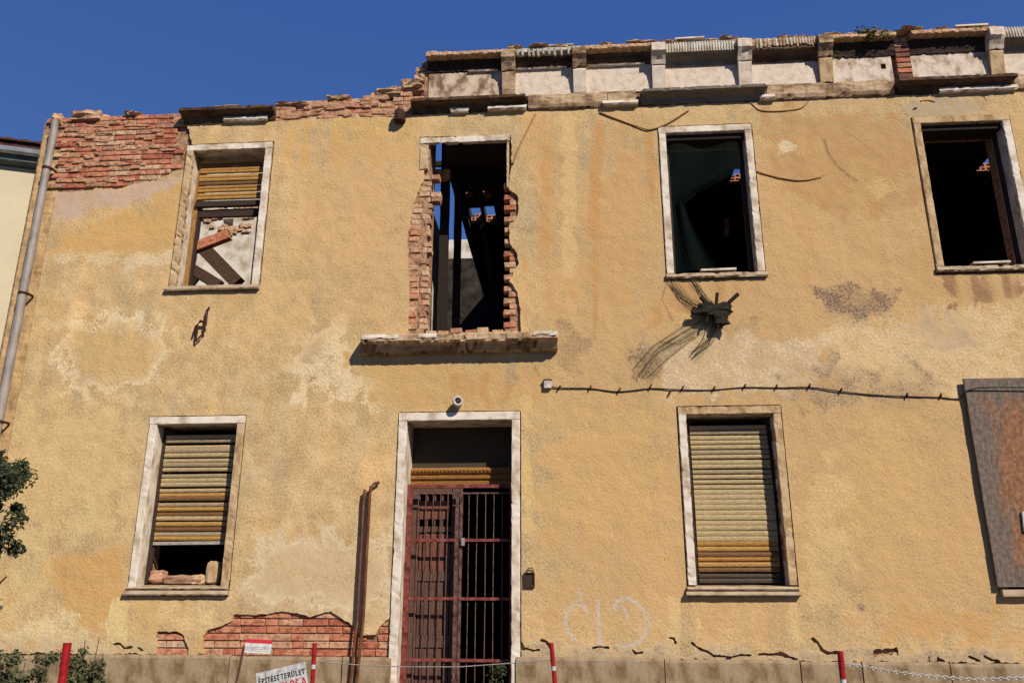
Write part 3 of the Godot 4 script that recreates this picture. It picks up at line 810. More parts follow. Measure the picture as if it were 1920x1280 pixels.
# running bond over x0..x1 within a polygon; returns nothing, adds bricks to the house
func lay_field(poly: Array, x0: float, x1: float, y0: float, y1: float, pitch: float, z: float, tones: Array, skip := 0.0, heads := 0.3) -> void:
	var packed := PackedVector2Array(poly)
	var row := 0
	var y := y0
	while y < y1:
		var x := x0 - (0.14 if row % 2 else 0.0) - rng.randf() * 0.03
		while x < x1:
			var variant := rng.randi_range(4, 6) if rng.randf() < heads else rng.randi_range(0, 3)
			var length := 0.125 if variant >= 4 else 0.27
			var c := Vector2(x + length / 2.0, y + pitch / 2.0)
			if Geometry2D.is_point_in_polygon(c, packed) or Geometry2D.is_point_in_polygon(c + Vector2(length * 0.42, 0), packed) or Geometry2D.is_point_in_polygon(c - Vector2(length * 0.42, 0), packed):
				if rng.randf() >= skip and x + length < x1 + 0.03:
					lay_brick(Vector3(c.x, c.y, z + rng.randf_range(-0.008, 0.006)), variant, tones[rng.randi() % tones.size()])
			x += length + 0.005
		y += pitch
		row += 1


# a slab filling a rectangle in two axes with rectangular holes, cut into boxes that butt end to end
func pierced(lo: Vector2, hi: Vector2, holes: Array) -> Array:
	var xs := [lo.x, hi.x]
	for h in holes:
		xs.append(clampf(h.position.x, lo.x, hi.x))
		xs.append(clampf(h.end.x, lo.x, hi.x))
	xs.sort()
	var out := []
	for i in xs.size() - 1:
		if xs[i + 1] - xs[i] < 1e-4:
			continue
		var mx: float = (xs[i] + xs[i + 1]) / 2.0
		var spans := []
		for h in holes:
			if mx > h.position.x and mx < h.end.x:
				spans.append([h.position.y, h.end.y])
		spans.sort_custom(func(a, b): return a[0] < b[0])
		var y := lo.y
		for s in spans:
			if s[0] > y:
				out.append(Rect2(xs[i], y, xs[i + 1] - xs[i], s[0] - y))
			y = maxf(y, s[1])
		if y < hi.y:
			out.append(Rect2(xs[i], y, xs[i + 1] - xs[i], hi.y - y))
	return out


func pierced_wall(lo: Vector2, hi: Vector2, holes: Array, z0: float, z1: float) -> Shape:
	var s := Shape.new()
	for r in pierced(lo, hi, holes):
		s.box(Vector3(r.position.x, r.position.y, z0), Vector3(r.end.x, r.end.y, z1))
	return s


func pierced_floor(lo: Vector2, hi: Vector2, holes: Array, y0: float, y1: float) -> Shape:
	var s := Shape.new()
	for r in pierced(lo, hi, holes):
		s.box(Vector3(r.position.x, y0, r.position.y), Vector3(r.end.x, y1, r.end.y))
	return s


func slab(x0: float, x1: float, prof: Array, sd: int, amp := 0.004, chip := 0.0, ends := 0.0, per := 0.04) -> Shape:
	# profile points are (z, y)
	var s := Shape.new()
	s.sweep(Vector3(x0, 0, 0), Vector3(x1, 0, 0), Vector3(0, 0, 1), Vector3.UP, prof, maxi(2, int((x1 - x0) / per)), amp, noise(sd, 1.0, 3), chip, ends)
	return s


func upright(y0: float, y1: float, prof: Array, sd: int, amp := 0.003, chip := 0.0, ends := 0.0, per := 0.04) -> Shape:
	# profile points are (x, z)
	var s := Shape.new()
	s.sweep(Vector3(0, y0, 0), Vector3(0, y1, 0), Vector3.RIGHT, Vector3(0, 0, 1), prof, maxi(2, int((y1 - y0) / per)), amp, noise(sd, 1.0, 3), chip, ends)
	return s


func rect_prof(a0: float, a1: float, b0: float, b1: float, bevel := 0.006) -> Array:
	return [Vector2(a0, b0), Vector2(a1, b0), Vector2(a1, b1 - bevel), Vector2(a1 - bevel, b1), Vector2(a0 + bevel, b1), Vector2(a0, b1 - bevel)]


# the painted band round a window: left, right and top bars with their reveals, as parts of the house
func surround(x0: float, x1: float, y0: float, y1: float, w: float, sd: int, m: Array, chips: Array, deep := 0.3, sill_y := -1.0) -> void:
	var foot := y0 if sill_y < 0.0 else sill_y
	part("surround_jamb", upright(foot, y1 - w - 0.002, rect_prof(x0, x0 + w, -0.05, 0.014), sd, 0.003, chips[0]), m[0], house)
	part("surround_jamb", upright(foot, y1 - w - 0.002, rect_prof(x1 - w, x1, -0.05, 0.014), sd + 1, 0.003, chips[1]), m[1], house)
	part("surround_head", slab(x0, x1, [Vector2(-0.05, y1 - w), Vector2(0.009, y1 - w), Vector2(0.014, y1 - w + 0.006), Vector2(0.014, y1 - 0.006), Vector2(0.009, y1), Vector2(-0.05, y1)], sd + 2, 0.003, chips[2]), m[2], house)
	# the reveals line the thickness of the wall
	var t := 0.02
	var rv: StandardMaterial3D = mats["reveal_paint"]
	part("reveal", upright(foot, y1 - w - 0.004, rect_prof(x0 + w - t - 0.004, x0 + w - 0.004, -deep, -0.052, 0.003), sd + 3, 0.002), rv, house)
	part("reveal", upright(foot, y1 - w - 0.004, rect_prof(x1 - w + 0.004, x1 - w + t + 0.004, -deep, -0.052, 0.003), sd + 4, 0.002), rv, house)
	part("reveal", slab(x0 + w, x1 - w, [Vector2(-deep, y1 - w + 0.003), Vector2(-0.052, y1 - w + 0.003), Vector2(-0.052, y1 - w + 0.03), Vector2(-deep, y1 - w + 0.03)], sd + 5, 0.002), rv, house)


func roller_shutter(label: String, x0: float, x1: float, y0: float, y1: float, z: float, pitch: float, tones: Callable, sd: int, bulge := 0.0, bar := "") -> void:
	var o := Node3D.new()
	o.name = "roller_shutter"
	house.add_child(o, true)
	o.set_meta("label", label)
	rng.seed = sd
	var y := y1
	var k := 0
	while y - pitch > y0 - 0.01:
		var gap := rng.randf_range(0.009, 0.017)
		if bulge > 0.0 and absf((y1 - y) / (y1 - y0) - 0.58) < 0.16:
			gap = rng.randf_range(0.001, 0.004)
		var t := (y1 - y) / (y1 - y0)
		var b := bulge * sin(t * PI * 0.9) 
		var s := Shape.new()
		var hh := (pitch - gap) / 2.0
		var dz := rng.randf_range(-0.004, 0.004)
		s.sweep(Vector3(x0 + b * 0.3, 0, 0), Vector3(x1 + b, 0, 0), Vector3(0, 0, 1), Vector3.UP, [Vector2(-0.014, -hh - 0.006), Vector2(-0.006, -hh - 0.006), Vector2(-0.005, -hh), Vector2(0.004 + dz, -hh), Vector2(0.009 + dz, -hh * 0.4), Vector2(0.009 + dz, hh * 0.4), Vector2(0.004 + dz, hh), Vector2(-0.008, hh), Vector2(-0.014, hh - 0.002)], 7, 0.0012, noise(sd + k, 1.0, 2))
		var p := part("slat" if k == 0 else "slat_%03d" % k, s, mats[tones.call(t, k)], o)
		p.position = Vector3(0, y - pitch / 2.0, z)
		p.rotation.z = rng.randf_range(-0.003, 0.003)
		p.rotation.z *= 1.0 if k > 0 else 0.0
		y -= pitch
		k += 1
	if bar:
		var sb := Shape.new()
		sb.sweep(Vector3(x0, y - 0.018, z), Vector3(x1, y - 0.012, z), Vector3(0, 0, 1), Vector3.UP, rect_prof(-0.012, 0.012, -0.017, 0.017, 0.004), 6, 0.001, noise(sd, 1.0, 2))
		part("bottom_bar", sb, mats[bar], o)


func beam(a: Vector3, b: Vector3, w: float, h: float, sd := 1, amp := 0.003) -> Shape:
	var s := Shape.new()
	var d := (b - a).normalized()
	var u := d.cross(Vector3.UP if absf(d.y) < 0.95 else Vector3.RIGHT).normalized()
	var t := u.cross(d)
	var steps := maxi(2, int((b - a).length() / 0.15))
	s.sweep(a, b, u, t, [Vector2(-w / 2, -h / 2), Vector2(w / 2, -h / 2), Vector2(w / 2, h / 2), Vector2(-w / 2, h / 2)], steps, amp, noise(sd, 1.0, 2))
	return s


func smooth(p: Array, steps: int) -> Array:
	var out := []
	for i in p.size() - 1:
		var a: Vector3 = p[maxi(i - 1, 0)]
		var d: Vector3 = p[mini(i + 2, p.size() - 1)]
		for k in steps:
			out.append(Vector3(p[i]).cubic_interpolate(p[i + 1], a, d, float(k) / steps))
	out.append(p[-1])
	return out


func foliage(sd: int, count: int, centers: Array, size: float) -> Shape:
	# centers: [position, radius]
	var s := Shape.new()
	rng.seed = sd
	for k in count:
		var c: Array = centers[rng.randi() % centers.size()]
		var dir := Vector3(rng.randfn(), rng.randfn(), rng.randfn()).normalized()
		var p: Vector3 = c[0] + dir * c[1] * pow(rng.randf(), 0.45)
		var nrm := (dir + Vector3(rng.randfn(), rng.randfn() + 0.6, rng.randfn()) * 0.7).normalized()
		var u := nrm.cross(Vector3(rng.randfn(), rng.randfn(), rng.randfn())).normalized()
		var w := nrm.cross(u)
		var l := size * rng.randf_range(0.6, 1.3)
		var a := p - u * l
		var b := p + w * l * 0.45 + nrm * l * 0.12
		var d := p + u * l
		var e := p - w * l * 0.45 + nrm * l * 0.12
		s.tri(a, b, d, nrm)
		s.tri(a, d, e, nrm)
	return s


func _ready() -> void:
	rng.seed = 1
	# ---------------- camera, sky, sun, exposure
	var cam := Camera3D.new()
	cam.name = "camera"
	add_child(cam)
	cam.position = Vector3(0, 1.6, 9)
	cam.rotation = Vector3(deg_to_rad(17.589), deg_to_rad(4.285), deg_to_rad(0.109))
	cam.fov = 44.485
	cam.far = 400.0
	cam.current = true
	var sky_mat := ProceduralSkyMaterial.new()
	sky_mat.sky_top_color = c8(44, 78, 142)
	sky_mat.sky_horizon_color = c8(108, 142, 196)
	sky_mat.sky_curve = 0.22
	sky_mat.ground_bottom_color = c8(110, 104, 96)
	sky_mat.ground_horizon_color = c8(120, 122, 122)
	sky_mat.sky_energy_multiplier = 0.97
	sky_mat.sun_angle_max = 2.0
	var env := Environment.new()
	env.background_mode = Environment.BG_SKY
	env.sky = Sky.new()
	env.sky.sky_material = sky_mat
	env.tonemap_mode = Environment.TONE_MAPPER_LINEAR
	env.tonemap_exposure = 1.3
	env.sdfgi_enabled = true
	env.ssao_enabled = true
	env.ssil_enabled = true
	var world := WorldEnvironment.new()
	world.environment = env
	add_child(world)
	var sun := DirectionalLight3D.new()
	sun.name = "sun"
	add_child(sun)
	var to_sun := Vector3(0.484, 0.618, 0.619)
	sun.look_at_from_position(to_sun * 20.0, Vector3.ZERO, Vector3.UP)
	sun.light_energy = 1.5
	sun.light_angular_distance = 0.5
	sun.light_color = Color(1.0, 0.965, 0.915)
	sun.shadow_enabled = true

	make_materials()
	make_brick_meshes()
	build_ground()
	build_house()
	build_openings()
	build_parapet()
	build_interior()
	build_neighbour()
	build_fittings()
	build_street()
	print("bricks ", brick_count)


func build_ground() -> void:
	var s := Shape.new()
	s.box(Vector3(-160, -0.6, -160), Vector3(160, -0.15, 160))
	setting("ground", s, mats["asphalt"])
	s = Shape.new()
	s.box(Vector3(-30, -0.14, -0.3), Vector3(30, -0.0, 3.6))
	setting("pavement", s, mats["paving"])


func build_house() -> void:
	house = thing("ruined_house", "derelict two-storey house with ochre plaster, roof gone, gaping windows and crumbling parapet", "house")
	# load-bearing wall behind the coat
	var holes := [
		Rect2(-4.725, 1.78, 0.95, 1.79), Rect2(-1.85, -1.0, 1.18, 4.57), Rect2(1.215, 1.76, 0.94, 1.83), Rect2(4.29, 1.76, 0.9, 1.83),
		Rect2(-4.725, 5.24, 0.955, 1.84), Rect2(-1.70, 4.60, 0.17, 2.94), Rect2(-1.53, 4.60, 0.83, 2.48), Rect2(1.19, 5.25, 0.945, 1.82), Rect2(4.18, 5.24, 0.945, 1.82),
	]
	part("wall", pierced_wall(Vector2(-6.80, -0.2), Vector2(7.44, 7.60), holes, -0.45, -0.046), mats["mortar"], house)
	part("render_coat", plaster_mesh(), plaster_material(), house)
	# recessed strip at the corner that carries the rainwater pipe
	part("corner_strip", upright(0.0, 7.42, [Vector2(-6.80, -0.2), Vector2(-6.452, -0.2), Vector2(-6.452, -0.04), Vector2(-6.78, -0.04), Vector2(-6.80, -0.055)], 61, 0.008, 0.0), mat("corner_plaster", c8(222, 182, 128), 0.97, ntex("soft", 0, 0, []), Vector3(0.8, 0.6, 0.8), 0.9), house)
	part("side_wall", pierced_floor(Vector2(-6.80, -6.4), Vector2(-6.402, -0.452), [], -0.2, 7.2), mats["interior_plaster"], house)
	# stone plinth
	var joints := [-6.80, -5.25, -3.594, -2.41, -1.90]
	var joints2 := [-0.63, 0.856, 2.18, 2.77, 3.6, 5.0, 6.4, 7.44]
	var sd := 900
	for list in [joints, joints2]:
		for k in list.size() - 1:
			sd += 1
			var top := 1.105 + 0.008 * sin(sd * 2.3) - (0.02 if list[k] > 1.0 else 0.0)
			var b := slab(list[k] + 0.006, list[k + 1] - 0.006, [Vector2(-0.045, -0.1), Vector2(0.035, -0.1), Vector2(0.035, top - 0.03), Vector2(0.018, top), Vector2(-0.045, top)], sd, 0.005, 0.012, 0.004)
			part("plinth_block", b, mats["plinth_stone"], house)
	# bricks bared where the coat is gone
	rng.seed = 77
	lay_field(bare[0][0], -6.62, -4.84, 6.62, 7.64, 0.0735, -0.014, [0, 1, 2, 2, 3, 4, 5, 1], 0.0, 0.15)
	rng.seed = 78
	lay_field(bare[2][0], -4.72, -4.05, 1.10, 1.42, 0.074, -0.026, [3, 1, 4], 0.0)
	lay_field(bare[3][0], -4.2, -1.96, 1.10, 1.62, 0.074, -0.026, [0, 1, 0, 2, 3, 1, 3], 0.0, 0.35)
	for c in 5:
		lay_brick(Vector3(-2.0 + 0.01 * (c % 2), 1.137 + c * 0.074, -0.026), 4 + c % 3, [1, 3, 0, 1, 3][c])
	var smear := Shape.new()
	rng.seed = 76
	for k in 70:
		var px := rng.randf_range(-6.5, -4.95)
		var py := rng.randf_range(6.7, 7.55)
		if Geometry2D.is_point_in_polygon(Vector2(px, py), PackedVector2Array(bare[0][0])):
			smear.lump(Vector3(rng.randf_range(0.05, 0.24), rng.randf_range(0.025, 0.06), 0.02), 1000 + k, 0.35, 3, Vector3(px, py, -0.012))
	for k in 60:
		var hx := rng.randf_range(-4.7, -1.9)
		smear.lump(Vector3(rng.randf_range(0.08, 0.3), rng.randf_range(0.03, 0.08), 0.025), 1100 + k, 0.35, 3, Vector3(hx, rng.randf_range(7.47, 7.66 + 0.04 * (hx + 4.7)), -0.008))
	part("mortar_smear", smear, mat("old_mortar", c8(206, 164, 134), 0.97, ntex("clay", 0, 0, []), Vector3(1.6, 1.6, 1.6), 1.2), house)
	# toothed jambs of the balcony door, the frame torn out with part of the masonry
	rng.seed = 79
	var y := 4.64
	var row := 0
	while y < 6.62:
		var left := -1.93 + 0.03 * rng.randf() + (0.10 if y > 6.2 else 0.0)
		lay_brick(Vector3(left + 0.07, y + 0.036, -0.03 + rng.randf_range(-0.02, 0.01)), rng.randi_range(4, 6), [3, 4, 4, 3, 1][rng.randi() % 5], 1.0, rng.randf_range(-0.05, 0.05))
		if rng.randf() < 0.72:
			lay_brick(Vector3(left + 0.205, y + 0.036, -0.035 + rng.randf_range(-0.03, 0.012)), rng.randi_range(4, 6), [4, 4, 3, 5][rng.randi() % 4], rng.randf_range(0.6, 0.95), rng.randf_range(-0.08, 0.08))
		var out := row % 2 == 0
		if rng.randf() < 0.9:
			lay_brick(Vector3(-0.645 - (0.06 if out else 0.0), y + 0.036, -0.03 + rng.randf_range(-0.02, 0.008)), rng.randi_range(4, 6), [4, 3, 3, 0][rng.randi() % 4], 1.1, rng.randf_range(-0.03, 0.03))
		y += 0.074
		row += 1
	# mortar-smeared band of masonry along the wall head, with a ragged top
	rng.seed = 80
	var head := [Vector2(-4.85, 7.44), Vector2(-1.72, 7.44), Vector2(-1.72, 7.92), Vector2(-2.1, 7.86), Vector2(-2.5, 7.77), Vector2(-3.1, 7.73), Vector2(-3.7, 7.69), Vector2(-4.85, 7.66)]
	lay_field(head, -4.9, -1.72, 7.46, 7.86, 0.074, -0.012, [4, 4, 3, 4, 3, 1], 0.03, 0.35)
	# mortar core behind the topmost courses
	var core := Shape.new()
	core.sweep(Vector3(-6.68, 7.56, -0.24), Vector3(-4.7, 7.54, -0.24), Vector3(0, 0, 1), Vector3.UP, [Vector2(-0.2, -0.06), Vector2(0.17, -0.06), Vector2(0.17, 0.05), Vector2(0.05, 0.10), Vector2(-0.2, 0.08)], 40, 0.035, noise(12, 1.0, 3))
	core.sweep(Vector3(-4.7, 7.56, -0.24), Vector3(-1.7, 7.72, -0.24), Vector3(0, 0, 1), Vector3.UP, [Vector2(-0.2, -0.2), Vector2(0.18, -0.2), Vector2(0.19, 0.03), Vector2(0.08, 0.08), Vector2(-0.2, 0.04)], 60, 0.04, noise(13, 1.0, 3))
	part("wall_core", core, mats["rubble"], house)
	var lumps := [[-6.22, 7.66, 0.42, 0.13], [-6.62, 7.62, 0.14, 0.16], [-5.6, 7.66, 0.2, 0.05], [-4.4, 7.68, 0.5, 0.06], [-3.5, 7.70, 0.4, 0.05], [-2.9, 7.76, 0.3, 0.07], [-2.25, 7.83, 0.34, 0.09], [-1.95, 7.92, 0.26, 0.12], [-1.86, 8.0, 0.12, 0.10]]
	for k in lumps.size():
		var e: Array = lumps[k]
		var l := Shape.new()
		l.lump(Vector3(e[2], e[3], 0.3), 40 + k, 0.3, 4)
		part("rubble_lump", l, mats["rubble"], house).position = Vector3(e[0], e[1], -0.12)


func build_openings() -> void:
	var wp: StandardMaterial3D = mats["white_paint"]
	var op: StandardMaterial3D = mats["old_paint"]
	# ---- ground floor, left: shutter half down, rubble on the sill
	surround(-4.805, -3.695, 1.78, 3.645, 0.086, 200, [wp, op, wp], [0.01, 0.02, 0.0])
	part("window_sill", slab(-4.83, -3.68, [Vector2(-0.3, 1.70), Vector2(0.05, 1.70), Vector2(0.06, 1.715), Vector2(0.05, 1.752), Vector2(-0.3, 1.752)], 210, 0.003, 0.008), mats["sill_stone"], house)
	part("window_sill", slab(-4.81, -3.70, [Vector2(-0.3, 1.765), Vector2(0.035, 1.762), Vector2(0.045, 1.775), Vector2(0.03, 1.79), Vector2(-0.3, 1.83)], 211, 0.006, 0.01), mats["sill_stone"], house)
	roller_shutter("sun-bleached wooden roller shutter stopped above rubble, ochre slats in its middle", -4.665, -3.83, 2.25, 3.47, -0.16, 0.0545, func(t, k): return ["slat_pale", "slat_grey", "slat_pale", "slat_grey", "slat_olive"][k % 5] if t < 0.45 else (["slat_gold", "slat_brown", "slat_grey", "slat_gold", "slat_brown", "slat_pale"][(k * 7) % 6]), 301, 0.0, "slat_white")
	window_guides(-4.70, -3.80, 1.82, 3.56, "frame_dark")
	# ---- ground floor, right: shutter almost down
	surround(1.14, 2.235, 1.81, 3.67, 0.084, 220, [wp, op, op], [0.012, 0.015, 0.02])
	part("window_sill", slab(1.11, 2.25, [Vector2(-0.3, 1.70), Vector2(0.06, 1.70), Vector2(0.07, 1.712), Vector2(0.06, 1.745), Vector2(-0.3, 1.745)], 230, 0.002), mats["sill_stone"], house)
	part("window_sill", slab(1.125, 2.235, [Vector2(-0.3, 1.76), Vector2(0.04, 1.756), Vector2(0.05, 1.77), Vector2(0.035, 1.79), Vector2(-0.3, 1.82)], 231, 0.003), mats["sill_stone"], house)
	roller_shutter("nearly closed wooden roller shutter with pale slats above and ochre slats at its foot", 1.275, 2.10, 1.83, 3.50, -0.165, 0.0540, func(t, k): return (["slat_pale", "slat_grey", "slat_pale", "slat_olive"][k % 4] if t < 0.4 else (["slat_olive", "slat_olive", "slat_pale"][k % 3] if t < 0.74 else (["slat_gold", "slat_brown", "slat_amber"][k % 3] if t < 0.93 else "slat_dark"))), 302, 0.02)
	window_guides(1.25, 2.12, 1.82, 3.56, "frame_dark")
	# ---- ground floor, far right: boarded over
	surround(4.20, 5.28, 1.78, 3.66, 0.084, 235, [op, op, op], [0.0, 0.0, 0.0])
	part("window_sill", slab(4.20, 5.31, [Vector2(-0.3, 1.69), Vector2(0.06, 1.69), Vector2(0.07, 1.70), Vector2(0.06, 1.765), Vector2(-0.3, 1.775)], 236, 0.002), mats["sill_stone"], house)
	# ---- upper floor, left: shutter half down
	surround(-4.80, -3.70, 5.24, 7.155, 0.085, 240, [op, wp, wp], [0.03, 0.008, 0.02])
	part("window_sill", slab(-4.83, -3.68, [Vector2(-0.3, 5.17), Vector2(0.05, 5.17), Vector2(0.058, 5.185), Vector2(0.05, 5.225), Vector2(-0.3, 5.24)], 246, 0.003, 0.006), mats["sill_stone"], house)
	roller_shutter("golden brown wooden roller shutter covering the upper half of the window", -4.665, -3.82, 6.45, 7.02, -0.15, 0.052, func(t, k): return ["slat_gold", "slat_amber", "slat_gold", "slat_brown", "slat_gold"][(k * 3) % 5], 303)
	window_guides(-4.70, -3.79, 5.26, 7.06, "frame_yellow")
	var fr := part("window_frame", beam(Vector3(-4.68, 6.40, -0.17), Vector3(-3.80, 6.40, -0.17), 0.06, 0.07, 5), mats["frame_dark"], house)
	for e in [[Vector3(-4.68, 6.29, -0.21), Vector3(-3.80, 6.29, -0.21), 0.05, 0.10], [Vector3(-4.655, 5.26, -0.21), Vector3(-4.655, 6.36, -0.21), 0.05, 0.05], [Vector3(-3.85, 5.26, -0.21), Vector3(-3.85, 6.36, -0.21), 0.08, 0.05], [Vector3(-3.815, 5.26, -0.16), Vector3(-3.815, 6.36, -0.16), 0.03, 0.05]]:
		part("sash_bar", beam(e[0], e[1], e[2], e[3], 6), mats["frame_dark"], fr)
	# ---- upper floor: two empty windows
	for e in [[1.105, 2.215, 250], [4.10, 5.205, 260]]:
		surround(e[0], e[1], 5.24, 7.15, 0.085, e[2], [wp if e[2] == 250 else op, wp, wp if e[2] == 250 else op], [0.006, 0.01, 0.004])
		part("window_sill", slab(e[0] - 0.01, e[1] + 0.02, [Vector2(-0.3, 5.165), Vector2(0.04, 5.165), Vector2(0.05, 5.18), Vector2(0.04, 5.222), Vector2(-0.3, 5.24)], e[2] + 9, 0.006, 0.03, 0.02), mats["sill_stone"], house)
		part("sill_board", beam(Vector3(e[0] + 0.38, 5.252, -0.02), Vector3(e[0] + 0.78, 5.256, -0.02), 0.16, 0.022, 3), mats["white_paint"], house)
		window_guides(e[0] + 0.09, e[1] - 0.09, 5.26, 6.99, "frame_dark")
		part("shutter_box", beam(Vector3(e[0] + 0.09, 7.024, -0.16), Vector3(e[1] - 0.09, 7.024, -0.16), 0.24, 0.066, 15, 0.002), mats["timber_dark"], house)
	# ---- balcony door: what is left of its surround
	part("surround_head", slab(-1.815, -0.70, [Vector2(-0.05, 7.05), Vector2(0.009, 7.05), Vector2(0.014, 7.056), Vector2(0.014, 7.128), Vector2(0.0, 7.134), Vector2(-0.05, 7.134)], 270, 0.008, 0.045), wp, house)
	part("surround_jamb", upright(6.70, 7.048, rect_prof(-1.815, -1.712, -0.05, 0.014), 271, 0.006, 0.02, 0.03), op, house)
	part("surround_jamb", upright(6.42, 7.048, rect_prof(-0.745, -0.715, -0.05, 0.006), 272, 0.006, 0.012, 0.05), op, house)
	part("lintel_beam", beam(Vector3(-1.525, 7.035, -0.25), Vector3(-0.71, 7.035, -0.25), 0.36, 0.08, 14, 0.006), mats["timber_dark"], house)
	# ---- its ledge, the balcony long gone
	var front := [Vector2(-0.2, 4.49), Vector2(0.02, 4.32), Vector2(0.10, 4.34), Vector2(0.14, 4.395), Vector2(0.20, 4.41), Vector2(0.22, 4.43), Vector2(0.215, 4.492), Vector2(0.18, 4.512), Vector2(-0.05, 4.60), Vector2(-0.2, 4.60)]
	part("balcony_ledge", slab(-2.37, -1.18, front, 280, 0.012, 0.05, 0.04, 0.03), mats["cornice_stone"], house)
	part("balcony_ledge", slab(-1.168, -0.16, front, 281, 0.010, 0.06, 0.03, 0.03), mats["cornice_stone"], house)
	for e in [[-2.36, -1.95], [-1.72, -1.5], [-0.42, -0.17]]:
		part("moulding", slab(e[0], e[1], [Vector2(0.12, 4.46), Vector2(0.226, 4.452), Vector2(0.232, 4.47), Vector2(0.226, 4.506), Vector2(0.12, 4.53)], 285 + int(e[0] * 7), 0.006, 0.02, 0.03), mats["white_paint"], house)
	rng.seed = 90
	for k in 7:
		lay_brick(Vector3(-1.60 + k * 0.15 + rng.randf_range(-0.02, 0.02), 4.585 + rng.randf_range(-0.012, 0.012), 0.02 + rng.randf_range(-0.05, 0.06)), rng.randi_range(4, 6), [4, 3, 5, 0][k % 4], 1.0, rng.randf_range(-0.06, 0.06))
	# ---- front door
	surround(-1.935, -0.585, 0.5, 3.65, 0.092, 290, [wp, wp, wp], [0.012, 0.012, 0.0], 0.42)
	build_door()


func window_guides(x0: float, x1: float, y0: float, y1: float, m: String) -> void:
	part("shutter_guide", beam(Vector3(x0 + 0.012, y0, -0.185), Vector3(x0 + 0.012, y1, -0.185), 0.024, 0.06, 7, 0.001), mats[m], house)
	part("shutter_guide", beam(Vector3(x1 - 0.012, y0, -0.185), Vector3(x1 - 0.012, y1, -0.185), 0.024, 0.06, 8, 0.001), mats["frame_dark"], house)


